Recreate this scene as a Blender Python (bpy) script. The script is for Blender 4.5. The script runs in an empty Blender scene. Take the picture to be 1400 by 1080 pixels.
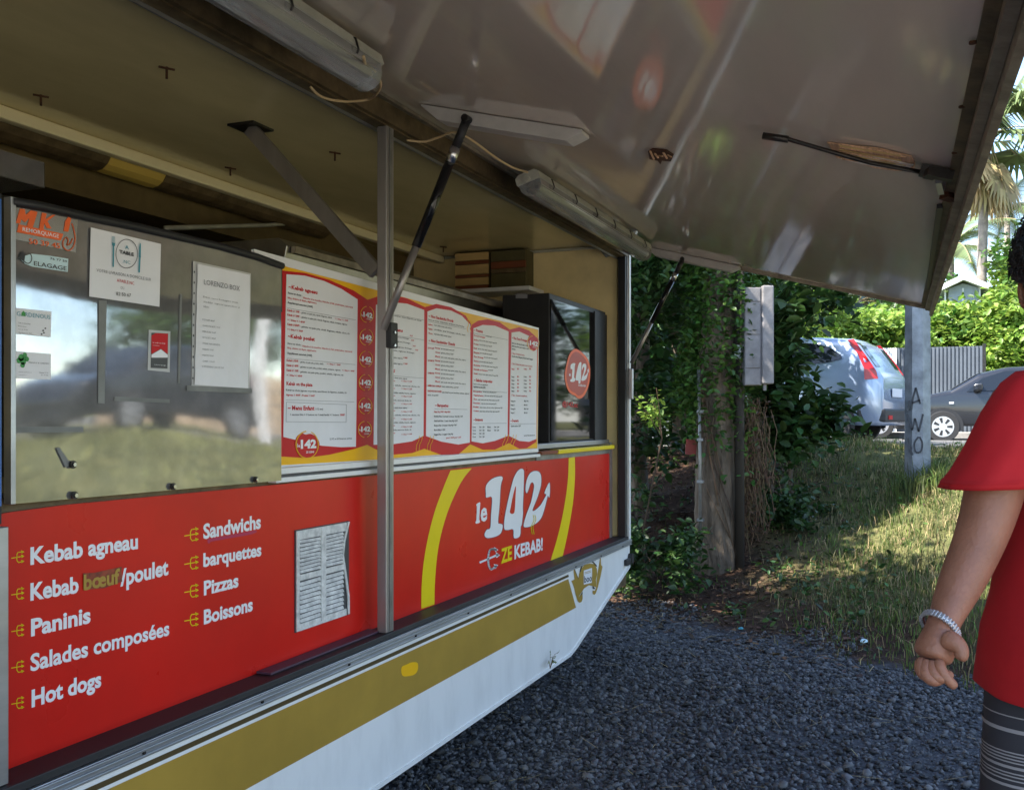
import bpy, bmesh, math, random
import numpy as np
from mathutils import Vector, Matrix
random.seed(7); RNG = np.random.default_rng(11)
R = math.radians
# ------------------------------------------------------------------ camera, sky, sun, exposure
H = 1.35                        # eye height above the gravel
FPX, P0 = 1365.0, 555.0         # focal length in photo pixels, offset of the trailer's vanishing point
AA = math.atan(P0 / FPX); CA, SA = math.cos(AA), math.sin(AA)
sc = bpy.context.scene
cam = bpy.data.cameras.new('camera'); co = bpy.data.objects.new('camera', cam)
sc.collection.objects.link(co); sc.camera = co
co.location = (0, 0, H); co.rotation_euler = (R(90), 0, AA - R(90))
cam.sensor_width = 36; cam.lens = 36 * FPX / 1400; cam.shift_y = 33 / 1400
cam.clip_start = .02; cam.clip_end = 2000
SUN_EL, SUN_DIR = R(52), Vector((-.62, .785, 0)).normalized()     # horizontal direction towards the sun
w = bpy.data.worlds.new('World'); sc.world = w; w.use_nodes = True
nt = w.node_tree; nt.nodes.clear()
sky = nt.nodes.new('ShaderNodeTexSky'); sky.sky_type = 'NISHITA'; sky.sun_disc = False
sky.sun_elevation = SUN_EL; sky.sun_rotation = math.atan2(SUN_DIR.x, SUN_DIR.y)
sky.dust_density = .5; sky.air_density = 1.0; sky.ozone_density = 2.0
tc = nt.nodes.new('ShaderNodeTexCoord'); mp = nt.nodes.new('ShaderNodeMapping'); mp.inputs['Scale'].default_value = (1, 1, 2.6); mp.inputs['Location'].default_value = (1.7, .4, .0)
nz = nt.nodes.new('ShaderNodeTexNoise'); nz.inputs['Scale'].default_value = 3.2; nz.inputs['Detail'].default_value = 9; nz.inputs['Roughness'].default_value = .6
cr = nt.nodes.new('ShaderNodeValToRGB'); cr.color_ramp.elements[0].position = .53; cr.color_ramp.elements[1].position = .74
mx = nt.nodes.new('ShaderNodeMix'); mx.data_type = 'RGBA'; mx.inputs[7].default_value = (6.6, 6.9, 7.4, 1)
bg = nt.nodes.new('ShaderNodeBackground'); bg.inputs['Strength'].default_value = .15
wo = nt.nodes.new('ShaderNodeOutputWorld')
L = nt.links.new
L(tc.outputs['Generated'], mp.inputs['Vector']); L(mp.outputs[0], nz.inputs['Vector']); L(nz.outputs['Fac'], cr.inputs[0])
L(cr.outputs[0], mx.inputs[0]); L(sky.outputs[0], mx.inputs[6]); L(mx.outputs[2], bg.inputs[0]); L(bg.outputs[0], wo.inputs[0])
sl = bpy.data.lights.new('sun', 'SUN'); sl.energy = 5.0; sl.angle = R(.53); sl.color = (1, .95, .86)
so = bpy.data.objects.new('sun', sl); sc.collection.objects.link(so)
dv = -(SUN_DIR * math.cos(SUN_EL) + Vector((0, 0, math.sin(SUN_EL))))
so.rotation_euler = dv.to_track_quat('-Z', 'Y').to_euler(); so.location = (0, 0, 30)
vs = sc.view_settings; vs.view_transform = 'Standard'; vs.look = 'None'; vs.gamma = 1; vs.use_curve_mapping = False
vs.exposure = 1.85
sc.cycles.max_bounces = 10; sc.cycles.diffuse_bounces = 5; sc.cycles.glossy_bounces = 5; sc.cycles.transparent_max_bounces = 12
sc.cycles.caustics_reflective = False; sc.cycles.caustics_refractive = False
try: sc.cycles.use_denoising = True
except Exception: pass

# ------------------------------------------------------------------ measuring helpers: where a sight line meets a real plane
def ray(px, py):
    u, v = (px - 700) / FPX, (573 - py) / FPX
    return Vector((CA + u * SA, SA - u * CA, v))
def PY(px, py, Y=1.62):
    d = ray(px, py); t = Y / d.y; return Vector((d.x * t, Y, H + d.z * t))
def PXX(px, py, X):
    d = ray(px, py); t = X / d.x; return Vector((X, d.y * t, H + d.z * t))
def PZ(px, py, z=0.):
    d = ray(px, py); t = (z - H) / d.z; return Vector((d.x * t, d.y * t, z))
def PT(px, py, t):
    d = ray(px, py); return Vector((d.x * t, d.y * t, H + d.z * t))
def XY(px, t):
    d = ray(px, 573); return (d.x * t, d.y * t)
def Z(rel): return H + rel

# ------------------------------------------------------------------ materials
MC = {}
def mat(name, col, rough=.5, metal=0., var=0., vscale=8., col2=None, bump=0., bscale=60., coat=0., trans=0., spec=.5, island=0., stretch=None, rvar=0., transl=0., pos=(.35, .7)):
    if name in MC: return MC[name]
    m = bpy.data.materials.new(name); m.use_nodes = True; n = m.node_tree; N = n.nodes; b = N['Principled BSDF']
    b.inputs['Base Color'].default_value = (*col, 1); b.inputs['Roughness'].default_value = rough; b.inputs['Metallic'].default_value = metal
    b.inputs['Specular IOR Level'].default_value = spec
    if coat: b.inputs['Coat Weight'].default_value = coat; b.inputs['Coat Roughness'].default_value = .06
    if trans: b.inputs['Transmission Weight'].default_value = trans
    l = n.links.new
    tc = N.new('ShaderNodeTexCoord'); mp = N.new('ShaderNodeMapping')
    if stretch: mp.inputs['Scale'].default_value = stretch
    l(tc.outputs['Object'], mp.inputs[0])
    base = None
    if var or col2:
        t = N.new('ShaderNodeTexNoise'); t.inputs['Scale'].default_value = vscale; t.inputs['Detail'].default_value = 7; t.inputs['Roughness'].default_value = .62
        l(mp.outputs[0], t.inputs['Vector'])
        r = N.new('ShaderNodeValToRGB'); r.color_ramp.elements[0].position, r.color_ramp.elements[1].position = pos
        c2 = col2 if col2 else tuple(c * (1 - var) for c in col)
        r.color_ramp.elements[0].color = (*c2, 1); r.color_ramp.elements[1].color = (*col, 1)
        l(t.outputs['Fac'], r.inputs[0]); base = r.outputs[0]
    if island:
        g = N.new('ShaderNodeNewGeometry'); hs = N.new('ShaderNodeHueSaturation')
        mr = N.new('ShaderNodeMapRange'); mr.inputs[3].default_value = 1 - island; mr.inputs[4].default_value = 1 + island
        l(g.outputs['Random Per Island'], mr.inputs[0]); l(mr.outputs[0], hs.inputs['Value'])
        mh = N.new('ShaderNodeMapRange'); mh.inputs[3].default_value = .5 + island * .05; mh.inputs[4].default_value = .5 - island * .05
        wn = N.new('ShaderNodeTexWhiteNoise'); wn.noise_dimensions = '1D'; l(g.outputs['Random Per Island'], wn.inputs['W'])
        l(wn.outputs['Value'], mh.inputs[0]); l(mh.outputs[0], hs.inputs['Hue'])
        if base: l(base, hs.inputs['Color'])
        else: hs.inputs['Color'].default_value = (*col, 1)
        base = hs.outputs[0]
    if base: l(base, b.inputs['Base Color'])
    if rvar:
        t2 = N.new('ShaderNodeTexNoise'); t2.inputs['Scale'].default_value = vscale * 1.7; t2.inputs['Detail'].default_value = 6
        l(mp.outputs[0], t2.inputs['Vector']); m2 = N.new('ShaderNodeMapRange')
        m2.inputs[3].default_value = max(0, rough - rvar); m2.inputs[4].default_value = rough + rvar
        l(t2.outputs['Fac'], m2.inputs[0]); l(m2.outputs[0], b.inputs['Roughness'])
    if bump:
        t3 = N.new('ShaderNodeTexNoise'); t3.inputs['Scale'].default_value = bscale; t3.inputs['Detail'].default_value = 4
        l(mp.outputs[0], t3.inputs['Vector']); bp = N.new('ShaderNodeBump'); bp.inputs['Strength'].default_value = 1.; bp.inputs['Distance'].default_value = bump
        l(t3.outputs['Fac'], bp.inputs['Height']); l(bp.outputs[0], b.inputs['Normal'])
    if transl:
        tr = N.new('ShaderNodeBsdfTranslucent'); ms = N.new('ShaderNodeMixShader'); ms.inputs[0].default_value = transl
        if base: l(base, tr.inputs['Color'])
        else: tr.inputs['Color'].default_value = (*col, 1)
        l(b.outputs[0], ms.inputs[1]); l(tr.outputs[0], ms.inputs[2]); l(ms.outputs[0], N['Material Output'].inputs[0])
    MC[name] = m; return m

M = {}
M['cream'] = mat('cream laminate ceiling', (.82, .70, .38), .12, var=.2, vscale=3, rvar=.05, stretch=(.4, 1, 1), bump=.0012, bscale=5)
M['wallcream'] = mat('cream wall', (.86, .70, .36), .4, var=.22, vscale=4)
M['canopy'] = mat('glossy canopy laminate', (.75, .66, .55), .07, var=.2, vscale=2.2, rvar=.03, stretch=(.25, 1, 1), bump=.0016, bscale=2.6, coat=.25)
M['roofwhite'] = mat('white roof sheet', (.75, .75, .72), .35, var=.15, vscale=3)
M['white'] = mat('white skirt paint', (.80, .80, .78), .32, var=.10, vscale=9, stretch=(1, 1, .35), pos=(.30, .55), rvar=.1, bump=.0006, bscale=6)
M['red'] = mat('red vinyl panel', (.64, .016, .010), .3, var=.16, vscale=2.5, rvar=.08, spec=.28, bump=.0008, bscale=3.)
M['yellow'] = mat('yellow vinyl', (.80, .62, .008), .35, var=.06, spec=.25)
M['orange'] = mat('warm yellow print', (.88, .48, .012), .4, var=.06, spec=.2)
M['print_white'] = mat('white print', (.80, .81, .84), .3, var=.04)
M['print_red'] = mat('red print', (.54, .010, .015), .4, spec=.2)
M['print_dark'] = mat('dark print', (.05, .05, .055), .45)
M['gold'] = mat('gold stripe vinyl', (.42, .265, .04), .4, metal=.05, var=.16, vscale=5)
M['brownstripe'] = mat('dark brown stripe', (.075, .05, .015), .4)
M['alu'] = mat('weathered aluminium', (.50, .51, .53), .38, metal=.85, var=.3, vscale=9, rvar=.12, stretch=(.2, 1, 1))
M['alu_dirty'] = mat('dirty aluminium', (.42, .36, .27), .5, metal=.45, var=.55, vscale=11, rvar=.1, bump=.0008)
M['alu_grey'] = mat('grey aluminium angle', (.30, .29, .27), .42, metal=.5, var=.4, vscale=12)
M['steel'] = mat('brushed stainless steel', (.46, .455, .45), .05, metal=.70, var=.30, vscale=9, rvar=.03, bump=.0006, bscale=2.3)
M['steel_dark'] = mat('dim stainless hood', (.35, .34, .32), .3, metal=.9, var=.3)
M['black'] = mat('black rubber', (.018, .018, .02), .55, var=.3)
M['blackgloss'] = mat('black gloss cabinet', (.008, .008, .009), .04, spec=.35)
M['grime'] = mat('grimy brown metal', (.20, .14, .07), .55, metal=.35, var=.6, vscale=14, bump=.001)
M['rust'] = mat('rusty steel', (.11, .045, .018), .8, metal=.3, var=.6, vscale=30, bump=.001)
M['darksteel'] = mat('dark worn steel', (.06, .055, .05), .4, metal=.7, var=.5, vscale=20)
M['postgrey'] = mat('grey steel post', (.38, .355, .34), .36, metal=.6, var=.35, vscale=7, stretch=(1, 1, .15), rvar=.1)
M['chrome'] = mat('bright steel sleeve', (.6, .6, .6), .25, metal=1., var=.2)
M['diffuser'] = mat('clear ribbed diffuser', (.75, .76, .74), .1, var=.1, trans=.7, spec=.6)
M['lampbase'] = mat('aged lamp housing', (.50, .50, .42), .4, var=.3, vscale=10)
M['cable'] = mat('cream cable', (.52, .38, .20), .5)
M['paper'] = mat('white paper', (.80, .80, .83), .55, var=.05, vscale=12, bump=.0025, bscale=9)
M['sleeve'] = mat('clear plastic sleeve', (.55, .55, .54), .18, var=.15, spec=.6)
M['ink'] = mat('black ink', (.035, .035, .04), .6)
M['greyink'] = mat('grey ink', (.22, .22, .24), .6)
M['mkorange'] = mat('bright orange sticker', (.85, .13, .02), .4)
M['teal'] = mat('teal ink', (.05, .28, .36), .5)
M['green'] = mat('green ink', (.05, .30, .07), .5)
M['lightblue'] = mat('pale blue sticker', (.55, .72, .76), .4)
M['blue'] = mat('blue poster', (.03, .12, .38), .4, var=.3)
M['wood'] = mat('torn plywood', (.80, .50, .30), .8, var=.5, vscale=25, stretch=(.3, 4, 4), bump=.002)
M['woodpale'] = mat('pale crate board', (.60, .42, .17), .6, var=.25, vscale=18, stretch=(1, .3, 1))
M['wooddark'] = mat('olive crate board', (.10, .085, .03), .7, var=.3)
M['woodred'] = mat('red brown board', (.22, .06, .02), .7, var=.3)
M['tape'] = mat('old tape strip', (.22, .22, .21), .45, metal=.3, var=.4)
M['glass'] = mat('dark car glass', (.012, .015, .02), .06, spec=.45)
M['tyre'] = mat('tyre rubber', (.02, .02, .021), .8)
M['rim'] = mat('alloy rim', (.55, .55, .57), .3, metal=.7)
M['concrete'] = mat('weathered concrete', (.36, .35, .34), .85, var=.4, vscale=6, bump=.004, bscale=40)
M['galv'] = mat('galvanised pole', (.27, .30, .335), .5, metal=.3, var=.5, vscale=7, bump=.002, rvar=.1)
M['bark'] = mat('grey brown bark', (.20, .15, .105), .95, var=.6, vscale=9, stretch=(1, 1, .25), bump=.05, bscale=22)
M['barkpale'] = mat('pale palm bark', (.34, .29, .24), .9, var=.5, vscale=6, bump=.02, bscale=10)
M['twig'] = mat('dry brown twigs', (.13, .08, .045), .9, island=.5)
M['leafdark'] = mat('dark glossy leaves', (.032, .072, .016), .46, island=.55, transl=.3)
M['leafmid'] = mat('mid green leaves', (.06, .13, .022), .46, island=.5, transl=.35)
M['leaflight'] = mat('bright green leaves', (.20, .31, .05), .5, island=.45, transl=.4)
M['leafpalm'] = mat('palm leaf', (.11, .15, .055), .5, island=.4, transl=.25)
M['leafdry'] = mat('dry palm thatch', (.36, .28, .14), .8, island=.4, transl=.15)
M['grass'] = mat('grass blades', (.11, .185, .028), .7, island=.7, var=.45, vscale=2.0, col2=(.06, .065, .02), transl=.35)
M['straw'] = mat('dry straw', (.30, .23, .11), .8, island=.35)
M['litter'] = mat('dead leaves', (.085, .048, .024), .9, island=.6)
M['stone'] = mat('crushed basalt', (.082, .083, .088), .65, island=.9, var=.3, vscale=40)
M['asphalt'] = mat('asphalt', (.13, .125, .12), .85, var=.25, vscale=30, bump=.004, bscale=150)
M['pavement'] = mat('pale pavement', (.42, .40, .36), .85, var=.2, vscale=6)
M['housewhite'] = mat('white house paint', (.74, .74, .72), .6, var=.08)
M['housegrey'] = mat('grey cladding', (.32, .36, .40), .6, var=.15)
M['fencegrey'] = mat('grey corrugated fence', (.10, .115, .135), .55, var=.2, vscale=3)
M['tan'] = mat('tan wall', (.48, .36, .24), .8, var=.2)
M['skin'] = mat('skin', (.36, .155, .092), .5, var=.24, vscale=22, bump=.0016, bscale=150)
M['skin'].node_tree.nodes['Principled BSDF'].inputs['Subsurface Weight'].default_value = .12
M['skin'].node_tree.nodes['Principled BSDF'].inputs['Subsurface Radius'].default_value = (.02, .008, .004)
M['shirt'] = mat('red cotton', (.55, .007, .012), .85, var=.18, vscale=6, bump=.012, bscale=5)
M['shorts'] = mat('charcoal shorts', (.035, .033, .04), .85, var=.2)
M['stripe'] = mat('pale stripe', (.27, .25, .25), .85)
M['hair'] = mat('black hair', (.008, .007, .007), .55, bump=.01, bscale=80)

# ------------------------------------------------------------------ mesh builder
ORG = {}
def prop(o, label=None, cat=None, group=None, kind=None, category=None):
    cat = cat or category
    for k, v_ in (('label', label), ('category', cat), ('group', group), ('kind', kind)):
        if v_: o[k] = v_
    return o
def thing(name, loc, label, cat, group=None):
    o = bpy.data.objects.new(name, None); sc.collection.objects.link(o); o.empty_display_size = .1
    o.location = loc; ORG[o] = Vector(loc); return prop(o, label, cat, group)
class MB:
    def __init__(s): s.v = []; s.f = []
    def add(s, vs_, fs):
        n = len(s.v); s.v += [tuple(q) for q in vs_]; s.f += [tuple(i + n for i in q) for q in fs]; return s
    def box(s, x0, x1, y0, y1, z0, z1):
        return s.add([(x0,y0,z0),(x1,y0,z0),(x1,y1,z0),(x0,y1,z0),(x0,y0,z1),(x1,y0,z1),(x1,y1,z1),(x0,y1,z1)],
                     [(3,2,1,0),(4,5,6,7),(0,1,5,4),(1,2,6,5),(2,3,7,6),(3,0,4,7)])
    def bar(s, a, b, wx, wy, up=(0, 0, 1)):
        a, b = Vector(a), Vector(b); d = (b - a).normalized(); u = d.cross(Vector(up)).normalized(); v_ = d.cross(u)
        c = [a + u*wx/2*i + v_*wy/2*j for i, j in ((-1,-1),(1,-1),(1,1),(-1,1))] + [b + u*wx/2*i + v_*wy/2*j for i, j in ((-1,-1),(1,-1),(1,1),(-1,1))]
        return s.add(c, [(3,2,1,0),(4,5,6,7),(0,1,5,4),(1,2,6,5),(2,3,7,6),(3,0,4,7)])
    def tube(s, pts, r, n=10, cap=True):
        pts = [Vector(q) for q in pts]; rs = r if isinstance(r, (list, tuple)) else [r] * len(pts)
        rings = []; pu = None
        for i, q in enumerate(pts):
            d = (pts[min(i+1, len(pts)-1)] - pts[max(i-1, 0)]).normalized()
            u = d.cross(Vector((0, 0, 1))) if pu is None else pu - d * pu.dot(d)
            if u.length < 1e-3: u = d.cross(Vector((1, 0, 0)))
            u.normalize(); pu = u; v_ = d.cross(u)
            rings.append([q + (u * math.cos(2*math.pi*k/n) + v_ * math.sin(2*math.pi*k/n)) * rs[i] for k in range(n)])
        vv = [p for rr in rings for p in rr]; ff = []
        for i in range(len(rings) - 1):
            for k in range(n): ff.append((i*n+k, i*n+(k+1)%n, (i+1)*n+(k+1)%n, (i+1)*n+k))
        if cap: ff += [tuple(range(n))[::-1], tuple(range((len(rings)-1)*n, len(rings)*n))]
        return s.add(vv, ff)
    def loft(s, rings, cap=False):
        n = len(rings[0]); vv = [p for rr in rings for p in rr]; ff = []
        for i in range(len(rings) - 1):
            for k in range(n): ff.append((i*n+k, i*n+(k+1)%n, (i+1)*n+(k+1)%n, (i+1)*n+k))
        if cap: ff += [tuple(range(n))[::-1], tuple(range((len(rings)-1)*n, len(rings)*n))]
        return s.add(vv, ff)
    def prism(s, pts, vec):
        n = len(pts); v1 = [Vector(q) for q in pts]; v2 = [q + Vector(vec) for q in v1]
        return s.add(v1 + v2, [tuple(range(n))[::-1], tuple(range(n, 2*n))] + [(i, (i+1) % n, (i+1) % n + n, i + n) for i in range(n)])
    def poly(s, pts): return s.add(pts, [tuple(range(len(pts)))])
    def build(s, name, m, parent=None, smooth=False, bevel=0, **kw):
        me = bpy.data.meshes.new(name); o = bpy.data.objects.new(name, me); sc.collection.objects.link(o)
        if parent is not None: org = ORG[parent]; o.parent = parent; ORG[o] = org
        else:
            a = np.array(s.v); org = Vector(((a[:,0].min()+a[:,0].max())/2, (a[:,1].min()+a[:,1].max())/2, a[:,2].min())); o.location = org; ORG[o] = org
        me.from_pydata([(q[0]-org.x, q[1]-org.y, q[2]-org.z) for q in s.v], [], s.f)
        me.materials.append(m); me.update()
        if smooth: me.shade_smooth()
        if bevel:
            b = o.modifiers.new('edge', 'BEVEL'); b.width = bevel; b.segments = 2; b.limit_method = 'ANGLE'; b.angle_limit = R(35)
        return prop(o, **kw)
def npmesh(name, V, F, m, parent=None, org=None, **kw):
    """V (n,3), F (k, c) arrays."""
    me = bpy.data.meshes.new(name); o = bpy.data.objects.new(name, me); sc.collection.objects.link(o)
    if parent is not None: g = ORG[parent]; o.parent = parent
    else:
        g = Vector(org) if org is not None else Vector((V[:,0].mean(), V[:,1].mean(), V[:,2].min())); o.location = g
    ORG[o] = g
    V = V - np.array(g); k, c = F.shape
    me.vertices.add(len(V)); me.vertices.foreach_set('co', V.astype(np.float32).ravel())
    me.loops.add(k * c); me.loops.foreach_set('vertex_index', F.astype(np.int32).ravel())
    me.polygons.add(k); me.polygons.foreach_set('loop_start', np.arange(0, k*c, c, dtype=np.int32))
    me.update(calc_edges=True); me.validate(); me.materials.append(m)
    return prop(o, **kw)

# ------------------------------------------------------------------ lettering (built-in font, turned into flat meshes)
TC = {}
def glyphs(body, bold, res):
    key = (body, bold, res)
    if key in TC: return TC[key]
    c = bpy.data.curves.new('t', 'FONT'); c.body = body; c.size = 1; c.offset = bold; c.resolution_u = res; c.fill_mode = 'FRONT'
    o = bpy.data.objects.new('t', c); sc.collection.objects.link(o)
    me = o.to_mesh()
    a = np.array([v_.co[:2] for v_ in me.vertices]) if len(me.vertices) else np.zeros((0, 2)); f = [tuple(p.vertices) for p in me.polygons]
    o.to_mesh_clear(); bpy.data.objects.remove(o); bpy.data.curves.remove(c)
    TC[key] = (a, f); return TC[key]
CAP = .73
def put(mb, body, o, ex, ez, bold=.0, res=2, shear=0.):
    """o baseline start, ex the whole run, ez the cap height"""
    a, f = glyphs(body, bold, res)
    if not len(a): return
    x0, x1 = a[:,0].min(), a[:,0].max()
    vv = [o + ex * ((x - x0) / (x1 - x0)) + ez * (y / CAP) + ex.normalized() * (y * shear) for x, y in a]
    mb.add(vv, f)
def vpy(px, py, px1): return py + (573 - py) * (px1 - px) / (1255 - px)
def tx(mb, body, px, py, px1, cap, Y, bold=.015, res=2, py1=None, shear=0.):
    if py1 is None: py1 = vpy(px, py, px1)
    o = PY(px, py, Y); put(mb, body, o, PY(px1, py1, Y) - o, PY(px, py - cap, Y) - o, bold, res, shear)
def pg(pts, Y, f=None):
    return [PY(*(f(q) if f else q), Y) for q in pts]
def smoothc(pts, k=4, closed=True):
    """Catmull-Rom through points"""
    n = len(pts); out = []
    for i in range(n if closed else n - 1):
        p = [pts[(i + j) % n] if closed else pts[min(max(i + j, 0), n-1)] for j in (-1, 0, 1, 2)]
        for t in range(k):
            t /= k; out.append(tuple(.5 * (2*b + (c-a)*t + (2*a-5*b+4*c-d)*t*t + (-a+3*b-3*c+d)*t**3) for a, b, c, d in zip(*p)))
    if not closed: out.append(tuple(pts[-1]))
    return out
def zf(x0, y0, s): return lambda q: (x0 + q[0] * s, y0 + q[1] * s)
def stroke(mb, pts, wpx, Y, f=None):
    """a drawn line of given width (photo pixels) on plane Y"""
    q = [f(p) if f else p for p in pts]
    for i in range(len(q) - 1):
        a, b = q[i], q[i+1]; dx, dy = b[0]-a[0], b[1]-a[1]; l = math.hypot(dx, dy) or 1; nx, ny = -dy/l*wpx/2, dx/l*wpx/2
        ex, ey = dx/l*wpx*.25, dy/l*wpx*.25
        mb.poly([PY(a[0]+nx-ex, a[1]+ny-ey, Y), PY(a[0]-nx-ex, a[1]-ny-ey, Y), PY(b[0]-nx+ex, b[1]-ny+ey, Y), PY(b[0]+nx+ex, b[1]+ny+ey, Y)])
# ================================================================== FOOD TRAILER
YF, YR, YS, YM, YK = 1.60, 1.68, 1.655, 1.69, 1.60     # frame, red panel, steel panel, menu board, skirt planes
XL, XR, YB = -1.0, 5.80, 3.80
ZC = 2.40                                                # ceiling
trailer = thing('food_trailer', (2.4, 2.7, 0), 'white and red snack trailer with gold stripe and raised grey serving hatch', 'food trailer')
T = trailer
# --- shell
MB().box(XL, XR, YF, YB, ZC, ZC + .11).build('roof', M['roofwhite'], T, bevel=.01)
MB().box(XL + .02, XR - .06, YF + .045, YB - .04, ZC - .012, ZC - .002).build('ceiling', M['cream'], T)
MB().box(XR - .05, XR - .003, YF + .06, YB - .003, .42, ZC - .003).build('end_wall', M['wallcream'], T)
MB().box(XL + .003, XL + .05, YF + .06, YB - .003, .42, ZC - .003).build('side_wall', M['wallcream'], T)
MB().box(XL + .052, XR - .052, YB - .05, YB - .005, .42, ZC - .003).build('back_wall', M['wallcream'], T)
MB().box(XL, XR, YF + .02, YB, .36, .42).build('trailer_floor', M['grime'], T)
# rear departure cut, traced on the skirt plane
sk = [(XL, Z(-.748)), (XR, Z(-.748)), (XR, Z(-.885)), (4.80, Z(-1.155)), (4.70, Z(-1.175)), (XL, Z(-1.19))]
MB().prism([(x, YK, z) for x, z in sk], (0, .03, 0)).build('skirt', M['white'], T, bevel=.003)
MB().prism([(x, YK - .006, z) for x, z in [(XR, Z(-.885)), (4.80, Z(-1.155)), (4.70, Z(-1.175)), (XL, Z(-1.19)), (XL, Z(-1.175)), (4.69, Z(-1.160)), (4.79, Z(-1.140)), (XR - .002, Z(-.865))]], (0, .010, 0)).build('skirt_edging', M['white'], T)
MB().prism([(XR - .001, YK + .035, Z(-.885)), (XR - .001, YB, Z(-.885)), (4.80, YB, Z(-1.155)), (4.80, YK + .035, Z(-1.155))], (0, 0, .02)).build('underside', M['grime'], T)
MB().box(XR - .002, XR + .016, YK + .002, YB, Z(-.885), ZC + .1).build('outer_end_panel', M['white'], T)
for sx in (.9, 1.75):
    wh = MB().tube([(sx, 1.78, .31), (sx, 1.96, .31)], .31, 28).build('wheel', M['tyre'], T, smooth=False, bevel=.02)
MB().box(XL + .3, XR - 1.2, 2.2, 2.3, .24, .36).box(XL + .3, XR - 1.2, 3.2, 3.3, .24, .36).build('chassis_rail', M['darksteel'], T)
for y_ in (2.25, 3.25): MB().tube([(4.4, y_, .36), (4.4, y_, 0)], .03, 10).build('stabiliser_leg', M['darksteel'], T)
# stripes on skirt
y1 = YK - .001
MB().poly([(XL, y1, Z(-.766)), (PY(777, 769, y1).x, y1, Z(-.766)), (PY(777, 769, y1).x + .01, y1, Z(-.779)), (XL, y1, Z(-.779))][::-1]).build('dark_stripe', M['brownstripe'], T)
gx = PY(777, 790, y1).x
MB().poly([(XL, y1, Z(-.950)), (gx + .12, y1, Z(-.950)), (gx, y1, Z(-.788)), (XL, y1, Z(-.788))]).build('gold_stripe', M['gold'], T)
f7 = zf(700, 720, .1296)
mb = MB()
mb.poly(pg([(652,432),(660,440),(700,545),(707,500),(715,470),(760,405),(820,385),(870,395),(895,440),(900,500),(885,560),(893,640),(850,625),(810,615),(760,650),(720,710),(700,745),(690,740),(640,600),(625,570),(660,555),(650,480)], y1, f7)[::-1])
mb.poly(pg([(930,322),(938,325),(940,400),(955,420),(935,520),(905,640),(885,700),(868,718),(850,705),(850,670),(875,675),(893,630),(893,560),(915,420)], y1, f7)[::-1])
mb.poly(pg([(655,640),(700,745),(745,690),(745,760),(735,790),(712,800),(695,785),(670,710)], y1 - .0006, f7)[::-1])
mb.build('ribbon_emblem', M['gold'], T)
mb = MB()
stroke(mb, smoothc([(720,470),(745,405),(800,368),(850,370),(893,415)], 4, False), 1.6, y1 - .0012, f7)
mb.build('emblem_outline', M['print_dark'], T)
for ps in ([(656,440),(660,438),(704,550),(700,552)], [(712,735),(745,680),(745,705)], [(850,620),(885,655),(852,655)]): MB().poly(pg(ps, y1 - .0012, f7)[::-1]).build('ribbon_fold', M['print_dark'], T)
mb = MB()
tx(mb, 'boo', *f7((762, 590)), f7((842, 0))[0], 9.5, y1 - .0018, .02, py1=f7((0, 570))[1])
mb.build('emblem_lettering', M['print_dark'], T)
MB().poly(pg([(757,460),(845,432),(842,590),(757,610)], y1 - .0012, f7)[::-1]).build('emblem_label', M['print_white'], T)
mb = MB(); stroke(mb, [(768,482),(832,462)], .7, y1 - .002, f7); stroke(mb, [(768,496),(832,477)], .7, y1 - .002, f7); mb.build('emblem_line', M['gold'], T)
q = smoothc([(549,912),(556,908),(563,905),(571,906),(571,916),(566,922),(558,924),(550,923)], 3)
MB().poly([PY(a, b, y1 - .001) for a, b in q][::-1]).build('yellow_sticker', M['orange'], T)
# --- sill rails
MB().box(XL, XR - .01, YF - .004, YR + .02, Z(-.715), Z(-.697)).build('rubber_sill', M['black'], T, bevel=.002)
mb = MB(); mb.box(XL, XR, YF - .012, YF + .01, Z(-.750), Z(-.7155))
for zz in (-.7205, -.731, -.744): mb.box(XL, XR, YF - .018, YF - .0125, Z(zz - .0028), Z(zz + .0028))
mb.build('sill_rail', M['alu'], T, bevel=.001)
for i in range(13):
    x = .45 + i * .43
    MB().tube([(x, YF - .0115, Z(-.7265 - .011)), (x, YF - .0165, Z(-.7265 - .011))], .004, 8).build('rivet', M['darksteel'], T)
# --- frame posts and beam
MB().box(2.853, 2.902, YF, YF + .036, Z(-.696), Z(.955)).build('post', M['postgrey'], T, bevel=.003)
MB().box(2.87, 2.885, YF - .003, YF - .0005, Z(-.69), Z(.95)).build('post_seam', M['alu_grey'], T)
MB().box(XR - .035, XR - .002, YF - .01, YF + .045, Z(-.7145), Z(1.0)).build('corner_post', M['white'], T, bevel=.002)
MB().box(XR - .085, XR - .036, YF + .002, YF + .045, Z(-.696), Z(1.0)).build('corner_channel', M['black'], T)
MB().box(XR - .055, XR - .05, YF - .003, YF + .0015, Z(-.696), Z(1.0)).build('corner_trim', M['alu'], T)
lx = PY(17.5, 800, YF).x
MB().box(lx - .07, lx, YF + .01, YR - .01, Z(-.696), Z(-.205)).build('left_post', M['alu'], T, bevel=.002)
MB().box(lx - .30, lx - .008, YF + .02, YR - .04, Z(-.2), Z(.43)).build('left_post_channel', M['black'], T)
# beam seen from below: dirty angle with a bright lower lip
MB().box(XL, XR - .036, YF - .005, YF + .012, Z(.965), Z(1.05)).build('beam', M['grime'], T)
MB().box(XL, XR - .036, YF + .0125, YF + .055, Z(.960), Z(.972)).build('beam_flange', M['grime'], T)
MB().box(XL, XR - .036, YF + .0555, YF + .0605, Z(.950), Z(.978)).build('beam_lip', M['alu'], T)
# gusset at end
a = PY(812, 331, YF + .07); b = PY(853, 345, YF + .07); c = PY(829, 352, YF + .07)
MB().prism([a, b, c], (0, .004, 0)).build('gusset', M['darksteel'], T)
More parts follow.
